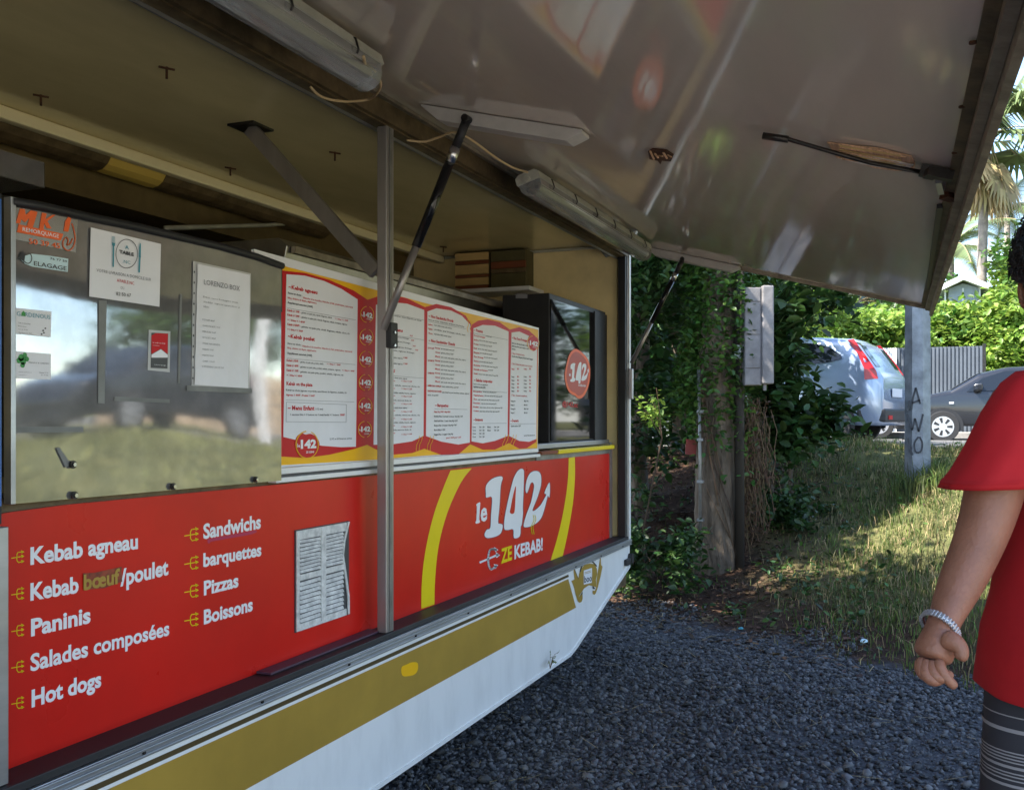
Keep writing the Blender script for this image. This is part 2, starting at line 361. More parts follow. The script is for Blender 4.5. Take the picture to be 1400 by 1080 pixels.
# --- red panels
rb = Z(-.697)
zt = lambda px, py: PY(px, py, YR).z
xm = PY(530, 700, YR).x
MB().prism([(lx - .01, YR, rb), (xm, YR, rb), (xm, YR, zt(530, 648)), (PY(90, 690, YR).x, YR, zt(90, 690)), (lx + .06, YR, zt(45, 697)), (lx - .01, YR, zt(20, 704))][::-1], (0, .006, 0)).build('left_front_panel', M['red'], T)
xe = PY(833, 700, YR).x
MB().prism([(xm + .002, YR, rb), (xe, YR, rb), (xe, YR, zt(834, 620)), (xm + .002, YR, zt(535, 649))][::-1], (0, .006, 0)).build('right_front_panel', M['red'], T)
MB().box(lx - .1, XR - .09, YR + .008, YR + .02, rb, zt(20, 680)).build('backing_panel', M['grime'], T)
mb = MB(); mb.box(xe + .003, xe + .03, YR - .006, YR + .004, rb, zt(840, 604)); mb.build('panel_end_angle', M['alu_grey'], T)
mb = MB(); mb.box(xe + .032, XR - .088, YR - .001, YR + .003, rb, zt(845, 610)); mb.build('pinkish_strip', mat('faded pink strip', (.42, .22, .19), .5, var=.4), T)
y2 = YR - .0008
# yellow arcs
mb = MB()
q1 = smoothc([(645,640),(630,660),(612,700),(600,745),(595,790),(594,826)], 4, False); q2 = smoothc([(576,832),(577,790),(583,745),(594,700),(608,662),(616,643)], 4, False)
mb.poly([PY(a, b, y2) for a, b in q1 + q2]); mb.build('yellow_arc', M['yellow'], T); mb = MB()
q1 = smoothc([(786,624.5),(786,655),(783,690),(776,730),(769,762)], 4, False); q2 = smoothc([(752,768),(762,735),(770,700),(776,660),(777.5,626)], 4, False)
mb.poly([PY(a, b, y2) for a, b in q1 + q2]); mb.build('yellow_arc', M['yellow'], T)
# numeral logo
f6 = zf(640, 620, 1/6); y3 = YR - .0016
n1 = [(150,362),(146,330),(148,262),(195,208),(258,187),(284,200),(268,262),(258,420),(246,560),(262,574),(281,582),(282,612),(266,655),(225,680),(165,692),(138,680),(136,655),(155,622),(182,608),(188,500),(196,360)]
n4 = [(392,165),(415,135),(440,124),(456,138),(458,180),(455,300),(449,440),(450,490),(440,580),(431,602),(425,676),(376,692),(371,622),(330,626),(300,622),(295,585),(301,520),(320,420),(345,310),(370,215)]
n4h = [(392,265),(388,370),(379,484),(344,486),(350,440),(372,330)]
n2 = [(482,325),(471,295),(480,220),(508,162),(548,143),(583,152),(599,190),(597,260),(572,350),(540,430),(528,468),(550,464),(592,425),(624,372),(641,334),(626,322),(668,235),(668,358),(654,346),(640,400),(612,500),(585,548),(545,580),(500,600),(460,602),(458,570),(478,500),(515,400),(535,310),(541,262),(530,236),(512,246),(497,290)]
def smpoly(mb, pts, Y, f, k=3): mb.poly([PY(*f(p), Y) for p in smoothc(pts, k)])
def grow(pts, d):
    cx = sum(p[0] for p in pts)/len(pts); n = len(pts); A_ = sum(pts[i][0]*pts[(i+1)%n][1]-pts[(i+1)%n][0]*pts[i][1] for i in range(n)); s = 1 if A_ > 0 else -1
    o = []
    for i in range(n):
        a, b = pts[i-1], pts[(i+1) % n]; dx, dy = b[0]-a[0], b[1]-a[1]; l = math.hypot(dx, dy) or 1
        o.append((pts[i][0] + s*dy/l*d, pts[i][1] - s*dx/l*d))
    return o
lo = MB()
for p in (n1, n4, n2): smpoly(lo, grow(p, 4), y2 - .0003, f6, 3)
lo.build('logo_outline', mat('navy outline', (.06, .03, .09), .4), T)
for nm, p in (('numeral', n1), ('numeral', n4), ('numeral', n2)):
    mb = MB(); smpoly(mb, p, y3, f6); mb.build(nm, M['print_white'], T)
mb = MB(); smpoly(mb, n4h, y3 - .0006, f6); mb.build('numeral_hole', M['red'], T)
mb = MB(); smpoly(mb, [(65,418),(95,398),(99,420),(91,540),(101,562),(66,575),(60,560),(68,543),(71,432)], y3, f6, 2)
tx(mb, 'e', *f6((102, 560)), f6((157, 0))[0], 27, y3, .03, py1=f6((0, 540))[1])
mb.build('logo_word', M['print_white'], T)
mb = MB()
for dx in (0, 15): stroke(mb, smoothc([(533+dx,505),(540+dx,545),(518+dx,600),(526+dx,660)], 4, False), .9, y3 - .0008, f6)
mb.build('steam_line', M['yellow'], T)
mb = MB(); tx(mb, 'ZE', *f6((270, 898)), f6((360, 0))[0], 20, y3, .035, py1=f6((0, 866))[1]); mb.build('logo_lettering', M['yellow'], T)
mb = MB(); tx(mb, 'KEBAB!', *f6((380, 862)), f6((612, 0))[0], 18.5, y3, .035, py1=f6((0, 788))[1]); mb.build('logo_lettering', M['print_white'], T); mb = MB()
stroke(mb, [(98,892),(245,828)], 2.6, y3, f6); stroke(mb, smoothc([(232,790),(200,782),(175,800),(165,860),(170,915),(190,948),(232,920)], 3, False), 2.6, y3, f6)
for p in ([(212,765),(248,788),(222,808)], [(228,806),(262,832),(232,856)], [(210,905),(246,912),(226,945)]): mb.poly(pg(p, y3, f6))
mb.build('fork_emblem', M['print_white'], T)
# dish names
f4 = zf(0, 640, .4075)
def word(body, x0, y0, x1, y1_, cap, m='print_white', b=.034, yy=y2):
    mb = MB(); p = f4((x0, y0)); q = f4((x1, y1_)); tx(mb, body, *p, q[0], cap * .4075, yy, b, 3, py1=q[1]); return mb.build('lettering', M[m], T)
word('Kebab agneau', 102, 322, 463, 268, 58)
word('Kebab', 102, 442, 264, 415, 58); word('bœuf', 279, 408, 402, 384, 52, 'gold'); word('/poulet', 404, 394, 565, 355, 56)
word('Paninis', 104, 562, 304, 516, 58); word('Salades composées', 102, 680, 568, 558, 58, b=.028); word('Hot dogs', 106, 800, 340, 730, 58)
word('Sandwichs', 682, 236, 875, 200, 50); word('barquettes', 682, 330, 877, 292, 46); word('Pizzas', 684, 425, 800, 396, 48); word('Boissons', 684, 522, 848, 476, 48)
MB().poly([PY(*f4(p), y2 - .0012) for p in [(278,352),(318,350),(408,330),(410,380),(350,402),(282,408)]]).build('tape_patch', mat('brown tape patch', (.34, .05, .015), .5, var=.6, vscale=50), T)
word('bœuf', 281, 408, 402, 384, 52, 'gold', .03, y2 - .0022)
MB().poly([PY(*f4(p), y2) for p in [(696,238),(860,208),(862,214),(842,222),(706,246),(704,252),(697,252)]]).build('pink_underline', mat('magenta marker', (.42, .015, .07), .5), T)
def trident(x, y, s, m):
    mb = MB(); f = lambda p: f4((x + p[0]*s, y + p[1]*s)); w_ = 1.25 * s
    stroke(mb, [(-26, 4), (14, -3)], w_, y2, f); stroke(mb, [(16,-20),(-2,-18),(-6,-10),(-6,12),(0,20),(16,16)], w_, y2, f)
    for p in ([(10,-26),(22,-20),(12,-14)], [(10,-10),(22,-4),(12,3)], [(10,10),(22,15),(12,22)]): mb.poly([PY(*f(q), y2) for q in p])
    mb.build('fork_symbol', M[m], T)
for y in (298, 421, 544, 666, 787): trident(62, y, .9, 'yellow')
for y in (223, 318, 412, 508): trident(645, y, 1.0, 'yellow')
# loose dark lath on the sill
a = PY(362, 915, YR - .03); b = PY(513, 858, YR - .03)
MB().box(a.x, b.x, YR - .05, YR - .003, rb + .0015, rb + .0075).build('sill_lath', mat('violet grey lath', (.07, .035, .06), .5), T)
# --- louvred vent
vx0, vx1 = PY(403, 790, YR).x, PY(475.5, 790, YR).x; vz1, vz0 = PY(403, 726, YR).z, PY(404, 863, YR).z
W_, Hh = vx1 - vx0, vz1 - vz0; yv = YR - .004
vent_parts = []
MB().box(vx0 - .003, vx1 + .003, YR - .0025, YR - .0005, vz0 - .003, vz1 + .003).build('vent_backing', M['print_dark'], T)
dirty = mat('dirty white vent plastic', (.80, .80, .77), .6, var=.45, vscale=35, bump=.001)
mb = MB()
mb.box(vx0, vx0 + W_*.05, yv - .004, yv, vz0, vz1); mb.box(vx0 + W_*.43, vx0 + W_*.52, yv - .006, yv, vz0 + Hh*.03, vz1 - .002)
mb.box(vx0 + W_*.05, vx0 + W_*.93, yv - .0045, yv, vz1 - Hh*.09, vz1); mb.box(vx0 + W_*.05, vx0 + W_*.93, yv - .0045, yv, vz0, vz0 + Hh*.07)
mb.box(vx0 + W_*.05, vx0 + W_*.9, yv - .005, yv - .0005, vz0 + Hh*.50, vz0 + Hh*.56)
e = [(vx1, vz1), (vx1 - W_*.09, vz0 + Hh*.8), (vx1 - W_*.12, vz0 + Hh*.65), (vx1 - W_*.06, vz0 + Hh*.42), (vx1 - W_*.005, vz0 + Hh*.2), (vx1, vz0)]
mb.prism([(x, yv - .004, z) for x, z in e] + [(x - W_*.035, yv - .004, z) for x, z in e[::-1]], (0, .004, 0))
mb.build('vent_frame', dirty, T)
for (xa, xb) in ((.055, .425), (.525, .87)):
    for (za, zb) in ((.075, .49), (.57, .905)):
        n = 9
        for i in range(n):
            z = vz0 + Hh*(za + (zb - za)*(i + .5)/n); j = random.uniform(-.0012, .0012); h = Hh*(zb - za)/n
            MB().add([(vx0+W_*xa, yv-.006, z-h*.36+j), (vx0+W_*xb, yv-.006, z-h*.36-j), (vx0+W_*xb, yv-.0015, z+h*.34-j), (vx0+W_*xa, yv-.0015, z+h*.34+j),
                      (vx0+W_*xa, yv-.005, z-h*.42+j), (vx0+W_*xb, yv-.005, z-h*.42-j), (vx0+W_*xb, yv-.0005, z+h*.28-j), (vx0+W_*xa, yv-.0005, z+h*.28+j)],
                     [(0,1,2,3),(7,6,5,4),(0,4,5,1),(3,2,6,7)]).build('slat', dirty, T)
# --- white ledges under the menu
ly = YM - .03
lz1, lz0 = PY(383, 653, ly).z, PY(378, 660.5, ly).z
x0_, x1_ = PY(378, 656, ly).x, PY(739, 627, ly).x
MB().box(x0_, x1_, ly, YM + .02, lz0, lz1).build('ledge', M['white'], T, bevel=.002)
MB().box(x0_ + .02, x1_ - .01, ly + .012, YM + .02, lz1 + .0005, lz1 + .008).build('ledge_gap', M['print_dark'], T)
MB().box(x0_ + .02, x1_ - .01, ly + .006, YM + .03, lz1 + .0085, PY(385, 640, ly).z).build('upper_ledge', M['white'], T, bevel=.002)
MB().box(x1_ + .002, xe + .01, ly + .02, YR + .06, zt(740, 630), zt(740, 622)).build('counter_angle', M['alu_grey'], T, bevel=.001)
xa, xb = PY(762, 614, YR - .02).x, PY(838, 611, YR - .02).x; zz = PY(800, 615, YR - .02).z
MB().box(xa, xb, YR - .03, YR + .02, zz - .008, zz + .014).build('yellow_rail', M['yellow'], T, bevel=.003)
MB().box(x1_ + .003, xa - .002, YR - .025, YR + .02, zz - .004, zz + .012).build('worn_rail_end', M['woodred'], T)
MB().box(x1_ - .1, XR - .09, YR + .02, YR + .32, zz + .02, zz + .045).build('counter_top', M['alu'], T, bevel=.002)
MB().box(XL + .06, x1_ - .102, YR + .04, YR + .5, Z(-.22), Z(-.19)).build('worktop', M['steel_dark'], T)
# --- steel panel
sp = [(15.5, 279), (60, 286), (120, 300), (180, 312), (240, 326), (300, 340), (350, 354), (386, 367)]
sx0, sx1 = PY(17, 500, YS).x, PY(384.5, 500, YS).x
sz0a, sz0b = PY(17, 689, YS).z, PY(383, 657, YS).z
nx, nzz = 40, 24; g = MB(); vv = []; 
def stop(x):
    pts_ = [PY(a, b, YS) for a, b in sp]
    for a, b in zip(pts_, pts_[1:]):
        if x <= b.x: return a.z + (b.z - a.z) * (x - a.x) / (b.x - a.x)
    return pts_[-1].z
for j in range(nzz + 1):
    for i in range(nx + 1):
        x = sx0 + (sx1 - sx0) * i / nx; zt_ = stop(x); zb_ = sz0a + (sz0b - sz0a) * i / nx; s = j / nzz
        bow = .0013 * math.sin(math.pi * i / nx) * math.sin(math.pi * s) + .0005 * math.sin(5.1 * x + 2) * math.sin(3.7 * s * 2 + 1)
        vv.append((x, YS - bow, zb_ + (zt_ - zb_) * s))
g.add(vv, [(j*(nx+1)+i, j*(nx+1)+i+1, (j+1)*(nx+1)+i+1, (j+1)*(nx+1)+i) for j in range(nzz) for i in range(nx)])
sp_o = g.build('steel_panel', M['steel'], T, smooth=True)
MB().add(*(lambda e: (e, [(i, i+1, i+1+len(sp), i+len(sp)) for i in range(len(sp)-1)]))([tuple(PY(a, b, YS + .004)) for a, b in sp] + [tuple(PY(a, b + 60, YS + .004)) for a, b in sp])).build('steel_panel_back', M['darksteel'], T)
tp = [PY(a, b - 3.2, YS - .004) for a, b in sp]
MB().tube(tp, .0095, 8).build('rubber_edging', M['black'], T, smooth=True)
MB().box(sx0 - .012, sx0, YS - .01, YS + .01, sz0a, stop(sx0) + .012).build('bright_edge_trim', M['alu'], T, bevel=.001)
for px, py in ((101, 677), (236, 665), (349, 655.5), (99, 635)):
    p = PY(px, py, YS - .004)
    s_ = MB().tube([p, p + Vector((0, -.004, 0))], .0085, 12).build('screw', M['darksteel'], T)
    o2 = MB().tube([p + Vector((0, -.0045, 0)), p + Vector((0, -.008, 0))], .0048, 6).build('screw_head', M['chrome'], s_)
for nm, pts in (('tape_strip', [(20,583),(114,583),(114,591),(19,592)]), ('tape_strip', [(77,613),(81,611),(97,634),(90,640)]), ('tape_mark', [(135,411),(146,411),(143,552),(134,551)]), ('tape_strip', [(157,542),(232,546),(232,551),(156,548)]), ('tape_strip', [(246,402),(249,402),(246,524),(243,524)])):
    MB().poly([PY(a, b, YS - .0030) for a, b in pts][::-1]).build(nm, M['tape'], T)
# --- interior ceiling fittings
cl = ZC - .012
def bracketplate(px, py):
    p = PZ(px, py, cl); return p
p = bracketplate(342, 172)
MB().box(p.x - .05, p.x + .07, p.y - .05, p.y + .06, cl - .008, cl - .0005).build('brace_plate', M['darksteel'], T)
MB().bar(p + Vector((0, 0, -.01)), PY(514, 372, YF + .06), .05, .022, up=(1, 0, 0)).build('brace', M['postgrey'], T)
for px, py in ((228, 92), (56, 130), (458, 208), (315, 229), (606, 375 - 38)):
    p = PZ(px, py, cl)
    MB().tube([p + Vector((-.02, .012, -.004)), p + Vector((.02, -.012, -.004))], .0035, 6).tube([p, p + Vector((0, 0, -.035))], .004, 6).build('hook', M['rust'], T)
# moulding along the ceiling with a half-round trough beneath it
ym = 2.82
MB().box(XL + .05, XR - .06, ym - .022, ym + .022, cl - .045, cl - .001).build('cornice_strip', mat('cream moulding', (.80, .72, .46), .35), T, bevel=.006)
def half(x0, x1, m, nm):
    n = 8; R_ = .075; yy_, z_ = ym + .1, cl - .012; v1 = [(yy_ + R_*math.cos(math.pi + math.pi*k/n), z_ + R_*math.sin(math.pi + math.pi*k/n)) for k in range(n+1)]
    return MB().loft([[(x0, a, b) for a, b in v1], [(x1, a, b) for a, b in v1]], cap=True).build(nm, m, T)
xa, xb = PY(146, 200, ym + .05).x, PY(222, 225, ym + .05).x; xd = PY(450, 300, ym + .05).x
half(XL + .1, xa, M['grime'], 'trough'); half(xa + .002, xb, mat('yellowed cover', (.62, .44, .10), .4), 'trough_cover'); half(xb + .002, xd, M['grime'], 'trough')
MB().box(XL + .05, XR - .06, ym + .2, YB - .06, cl - .17, cl - .002).build('ceiling_locker', mat('dim brown locker', (.20, .14, .055), .6, var=.3), T)
MB().tube([PY(225, 312, 2.9), PY(300, 310, 2.9), PY(360, 308, 2.9), PY(425, 304, 2.9)], .010, 8).build('pipe', M['lampbase'], T, smooth=True)
p = PXX(690, 348, XR - .055); MB().tube([(XR - .062, 1.72, cl - .01), (XR - .062, 2.8, cl - .01)], .009, 8).build('wall_bead', M['lampbase'], T)
# stainless hoods
a = PY(62, 222, 2.3)
MB().box(XL + .06, a.x, 2.3, 3.2, a.z - .075, a.z).build('extractor_hood', M['steel'], T, bevel=.004)
hx0, hx1 = PY(393, 324, 2.05).x, PY(705, 418, 2.05).x; hz = PY(393, 324, 2.05).z
MB().prism([(hx0, 2.05, hz - .03), (hx0, 2.09, hz), (hx0, 2.7, hz), (hx0, 2.7, hz - .34), (hx0, 2.12, hz - .34)], (hx1 - hx0, 0, 0)).build('counter_hood', M['steel_dark'], T, bevel=.004)
MB().box(hx0 + .02, hx1 - .02, 2.03, 2.048, hz - .055, hz - .03).build('hood_lip', M['alu_dirty'], T)
MB().box(2.2, 4.5, 2.95, 3.7, Z(-.2), Z(.78)).build('dark_cupboard', mat('dark cupboard', (.035, .028, .018), .5), T)

# ------------------------------------------------------------------ canopy (raised serving hatch) as part of the trailer
def cz(x, y):
    s = (YF - y) / (YF + .06 + (5.78 - x) * .0187); zo = 1.947; zi = Z(1.04)
    return zi + (zo - zi) * s
CX0, CX1, CY0, CY1 = -1.0, 5.78, YF - .004, -.06
def PC(px, py, off=0.):
    d = ray(px, py); lo_, hi = .3, 12.
    for _ in range(60):
        t = (lo_ + hi) / 2; q = d * t; c = cz(q.x, q.y) - off
        if H + q.z < c: lo_ = t
        else: hi = t
    return Vector((d.x*t, d.y*t, H + d.z*t))
def csheet(x0, x1, ya, yb, off, th, nx=60, ny=24, wav=0.):
    vv = []
    for k in (0, 1):
        for j in range(ny + 1):
            for i in range(nx + 1):
                x = x0 + (x1 - x0)*i/nx; y = ya + (yb - ya)*j/ny; y -= (5.78 - x)*.0187*(YF - y)/(YF + .06)
                z = cz(x, y) - off + k*th
                if wav and not k: z += wav*(math.sin(x*3.1 + y*1.3)*math.sin(y*4.3 + .7*x) + .5*math.sin(x*7.3 + 1 + 2*y)*math.sin(y*9.1))
                vv.append((x, y, z))
    n = (nx+1)*(ny+1); I = lambda i, j, k: k*n + j*(nx+1) + i
    ff = [(I(i,j,0), I(i+1,j,0), I(i+1,j+1,0), I(i,j+1,0)) for j in range(ny) for i in range(nx)] + [(I(i,j,1), I(i,j+1,1), I(i+1,j+1,1), I(i+1,j,1)) for j in range(ny) for i in range(nx)]
    ff += [(I(i,0,0), I(i,0,1), I(i+1,0,1), I(i+1,0,0)) for i in range(nx)] + [(I(i,ny,0), I(i+1,ny,0), I(i+1,ny,1), I(i,ny,1)) for i in range(nx)]
    ff += [(I(0,j,0), I(0,j+1,0), I(0,j+1,1), I(0,j,1)) for j in range(ny)] + [(I(nx,j,0), I(nx,j,1), I(nx,j+1,1), I(nx,j+1,0)) for j in range(ny)]
    return MB().add(vv, ff)
hatch = csheet(CX0, CX1, CY0, CY1, 0, .03, 120, 50, .0006).build('serving_hatch', M['canopy'], T, smooth=True)
csheet(CX0, CX1 + .004, CY0, CY1 - .002, -.0315, .004, 30, 8).build('hatch_outer_skin', M['roofwhite'], T)
csheet(CX0, CX1, CY1 + .046, CY1 + .0245, .006, .0055, 40, 1).build('edge_strip', M['grime'], T)
csheet(CX0, CX1, CY1 + .024, CY1 + .004, .022, .0215, 40, 1).build('edge_profile', M['alu_dirty'], T)
csheet(CX0, CX1 + .01, CY1 + .003, CY1 - .012, .045, .085, 40, 1).build('outer_lip', M['alu_dirty'], T)
csheet(CX1 + .001, CX1 + .02, CY0 - .02, CY1 + .004, .014, .05, 1, 30).build('end_profile', M['alu_dirty'], T)
hx = csheet(CX0, CX1, CY0 + .0, CY0 - .03, .012, .0115, 40, 1).build('hinge_strip', M['alu_dirty'], T)
# latch rods, torn plywood, hole
rods = MB()
rods.tube([PC(1043, 186, .018), PC(1078, 191, .018)], .009, 8); rods.tube([PC(1075, 190, .018), PC(1130, 206, .018), PC(1190, 223, .018), PC(1262, 236, .018)], .0058, 8)
rods.build('latch_rod', M['darksteel'], T, smooth=True)
mb = MB()
a, b = PC(1258, 233, .016), PC(1303, 241, .016)
mb.bar(a, b, .03, .025); mb.bar(PC(1266, 236, .03), PC(1280, 239, .03), .04, .02); mb.build('latch_housing', M['darksteel'], T)
mb = MB(); mb.bar(PC(1283, 246, .012), PC(1287, 262, .012), .014, .018); mb.build('latch_tab', M['alu'], T)
mb = MB(); mb.bar(PC(1291, 266, .012), PC(1306, 271, .012), .035, .02); mb.build('edge_block', M['rust'], T)
mb = MB(); mb.bar(PC(1285, 282, .008), PC(1268, 395, .008), .016, .012); mb.build('edge_seal', M['black'], T)
def torn(pts, off, m, nm, th=.003):
    q = [PC(a, b, off) for a, b in pts]; n = len(q)
    return MB().prism(q, (0, 0, -th)).build(nm, m, T)
torn([(1131,194),(1150,197),(1200,202),(1246,213),(1251,222),(1250,231),(1230,233),(1196,229),(1168,220),(1144,215),(1138,205)], .001, M['wood'], 'torn_plywood')
torn([(1146,211),(1180,212),(1222,219),(1249,225),(1240,232),(1200,228),(1170,222),(1150,217)], .0065, mat('pale torn fibre', (.85, .80, .72), .9, var=.3, vscale=30), 'splinter', .002)
for i in range(9):
    y_ = 197 + i*1.9; x_ = 1140 + random.uniform(0, 12)
    mb = MB(); mb.bar(PC(x_, y_ + (i*.7), .008 + .002*(i % 3)), PC(x_ + 75 + random.uniform(0, 20), y_ + 13 + random.uniform(0, 5), .008), .003, .003); mb.build('splinter', M['woodpale'] if i % 2 else M['wood'], T)
torn([(886,207),(892,203),(912,205),(921,211),(917,220),(905,219),(903,224),(899,219),(888,217)], .0015, M['rust'], 'torn_hole')
for i in range(5): MB().bar(PC(889 + 6*i, 207 + (i*3) % 7, .006), PC(894 + 6*i, 218 - (i*2) % 5, .012), .005, .004).build('splinter', M['wood'], T)
for px, py in ((1330, 57), (1315, 145), (1305, 208)): p = PC(px, py, .004); MB().tube([p, p - Vector((0, 0, .004))], .006, 8).build('rivet', M['rust'], T)
# strut brackets and gas struts
def bracket(x, nm='strut_bracket'):
    ys = [YF - .13, YF - .19, YF - .62, YF - .67]; hs = [.004, .042, .042, .010]; lft = []; rgt = []
    A_ = [(x - .03, y, cz(x, y) - .002) for y in ys]; B_ = [(x - .03, y, cz(x, y) - .002 - h) for y, h in zip(ys, hs)]
    pts = A_ + B_[::-1]
    return MB().prism([Vector(p) for p in pts], (.075, 0, 0)).build(nm, mat('hatch bracket paint', (.56, .54, .50), .3, var=.25), T, bevel=.003)
def strut(x, low, ytop):
    top = Vector((x - .045, ytop, cz(x, ytop) - .03)); low = Vector(low); d = top - low; m1 = low + d*.40; m2 = low + d*.80; m3 = low + d*.87
    MB().tube([low, m1], .0125, 10).build('strut_rod', M['postgrey'], T, smooth=True)
    MB().tube([m1, m2], .0155, 12).build('strut_cylinder', M['blackgloss'], T, smooth=True)
    MB().tube([m2, m3], .0165, 12).build('strut_sleeve', M['chrome'], T, smooth=True)
    MB().tube([m3, top], .0145, 12).build('strut_end', M['black'], T, smooth=True)
    MB().tube([top + Vector((-.02, 0, 0)), top + Vector((.03, 0, 0))], .012, 10).build('pivot_bolt', M['darksteel'], T)
bracket(2.87); strut(2.87, PY(524, 450, YF - .012), 1.30)
bracket(5.70); strut(5.72, (5.74, YF - .03, PY(848, 495, YF).z), 1.25)
MB().box(2.845, 2.89, YF - .022, YF - .0005, PY(524, 475, YF).z, PY(524, 440, YF).z).build('strut_clevis', M['black'], T, bevel=.003)
for dz in (.008, .05):
    z = PY(524, 475, YF).z + dz; MB().tube([(2.862, YF - .022, z), (2.862, YF - .028, z)], .005, 6).build('bolt', M['chrome'], T)
a = PY(838, 522, YF - .02)
MB().box(XR - .06, XR - .03, YF - .035, YF - .011, a.z - .09, a.z + .09).build('latch_plate', M['alu'], T, bevel=.003)
MB().tube([(XR - .01, YF - .025, Z(-.90 + .07)), (XR - .01, YF + .02, Z(-.90 + .07))], .03, 10).build('corner_lamp', M['black'], T)
MB().box(XR - .12, XR - .03, YF - .022, YF - .0015, Z(-.862), Z(-.825)).build('side_marker', M['black'], T, bevel=.004)

# ------------------------------------------------------------------ strip lights
def batten(x0, x1, y, drop, label):
    z = lambda x: cz(x, y) - drop; c = Vector(((x0+x1)/2, y, z((x0+x1)/2)))
    t = thing('strip_light', c, label, 'strip light', 'weatherproof strip lights under the hatch')
    up = Vector((0, .29, .957)); a = Vector((x0, y, z(x0))); b = Vector((x1, y, z(x1))); sd = Vector((0, .957, -.29))
    def prof(pts, e0, e1): return [[e0 + sd*p + up*q for p, q in pts], [e1 + sd*p + up*q for p, q in pts]]
    MB().loft(prof([(-.035,.05),(-.05,.038),(-.05,.012),(.05,.012),(.05,.038),(.035,.05)], a, b), cap=True).build('housing', M['lampbase'], t)
    d = (b - a).normalized()
    MB().loft(prof([(.046,.0115),(-.046,.0115),(-.043,-.015),(-.03,-.034),(-.012,-.042),(.012,-.042),(.03,-.034),(.043,-.015)], a + d*.012, b - d*.012), cap=True).build('diffuser', M['diffuser'], t)
    for o in (-.018, .018): MB().tube([a + d*.05 + sd*o - up*.012, b - d*.05 + sd*o - up*.012], .010, 10).build('tube', M['print_white'], t, smooth=True)
    n = 6
    for i in range(n):
        p = a + (b - a)*((i + .5)/n)
        for s_ in (-1, 1): MB().tube([p + sd*.035*s_ + up*.045, p + sd*.054*s_ + up*.03, p + sd*.054*s_ + up*0, p + sd*.046*s_ - up*.008], .0028, 6).build('clip', M['darksteel'], t, smooth=True)
    MB().tube([a - d*.022 + up*.02, a + up*.02], .013, 10).tube([b + up*.02, b + d*.022 + up*.02], .013, 10).build('cable_gland', M['lampbase'], t)
    return t
batten(3.62, 5.38, 1.40, .075, 'clear strip light under the far half of the raised hatch, beside the corner post')
batten(.60, 2.28, 1.33, .075, 'clear strip light at the top edge, nearest the camera under the raised hatch')
def cable(pts, label, r=.004):
    return MB().tube(smooth3(pts), r, 8).build('cable', M['cable'], None, smooth=True, label=label, category='cable')
def smooth3(pts, k=6):
    return [Vector(q) for q in smoothc([tuple(p) for p in pts], k, False)]
cable([PC(497, 78, .075), PC(503, 97, .06), PC(518, 108, .06), PC(519, 122, .07), PY(505, 136, 1.55), PY(470, 139, 1.57), PY(440, 133, 1.58), PY(424, 119, 1.592)], 'cream cable loop hanging from the near strip light to the dirty beam')
cable([PY(556, 192, 1.592), PY(580, 194, 1.55), PY(600, 188, 1.5), PC(622, 181, .04), PC(645, 192, .05), PC(675, 214, .06), PC(700, 229, .07), PC(722, 236, .075)], 'cream cable running behind the gas strut to the far strip light')

# ------------------------------------------------------------------ menu board
menu = thing('menu_board', (PY(550, 640, YM).x, YM, PY(550, 640, YM).z), 'long red and yellow menu board with five white pages of dishes and prices', 'menu board')
f3 = zf(350, 320, 1/3); mt = YM
c4 = pg([(8,65),(1160,385),(1155,897),(100,968),(100,500)], mt, f3)
B0 = [PY(352.7, 342, mt), PY(736.7, 448.5, mt), PY(735, 619, mt), PY(383, 644, mt)]
lft = PY(383, 500, mt).x - .12
MB().prism([Vector((lft, mt, B0[0].z + .0)), B0[1], B0[2], Vector((lft, mt, B0[3].z))], (0, .01, 0)).build('board', M['print_white'], menu)
m1 = mt - .0008
MB().poly(pg([(-20,108),(108,130),(400,205),(700,285),(1158,393),(1154,880),(700,908),(490,925),(100,948),(-20,955)], m1, f3)).build('yellow_ground', M['orange'], menu)
m2 = m1 - .0006
red = [(-20,150),(108,150),(200,160),(300,188),(400,232),(458,270),(500,256),(560,250),(620,264),(693,300),(740,287),(800,300),(860,335),(884,373),(910,356),(950,350),(1000,362),(1041,392),(1080,382),(1120,396),(1157,430)]
redb = [(1150,852),(1110,878),(1080,880),(1038,857),(980,884),(930,884),(879,862),(830,903),(760,905),(691,880),(640,898),(560,905),(490,882),(456,864),(400,882),(300,905),(200,918),(100,912),(-20,905)]
MB().poly(pg(red + redb, m2, f3)).build('red_ground', M['print_red'], menu)
m3 = m2 - .0006
pages = [[(125,165),(200,171),(280,193),(350,225),(417,268),(414,570),(410,872),(350,874),(270,868),(190,850),(112,832),(118,500)],
 [(492,290),(560,280),(620,286),(690,312),(689,570),(687,828),(640,850),(560,862),(482,864),(486,600)],
 [(703,318),(740,305),(800,314),(845,336),(879,372),(879,600),(877,855),(830,863),(760,851),(697,828),(700,560)],
 [(892,387),(930,373),(980,376),(1036,400),(1034,600),(1032,828),(980,848),(930,858),(884,850),(888,600)],
 [(1048,404),(1080,400),(1120,418),(1153,452),(1151,640),(1150,840),(1120,852),(1080,848),(1039,828),(1043,600)]]
for p in pages: MB().poly(pg(p, m3, f3)).build('page', M['paper'], menu)
m4 = m3 - .0006
fr = zf(380, 360, .2593); f5 = zf(530, 400, .2222)
KR, KD, HR = MB(), MB(), MB()       # red small print, dark small print, red headings
def ln(mb, s, f, x, y, x1, cap, b=.0):
    p = f((x, y)); q = f((x1, y)); tx(mb, s, p[0], p[1], q[0], cap, m4, b + .022, 1)
rule = MB()
def rl(f, x, y, x1): 
    p = f((x, y)); q = f((x1, y)); y_ = vpy(p[0], p[1], q[0]); stroke(rule, [p, (q[0], y_)], .45, m4)
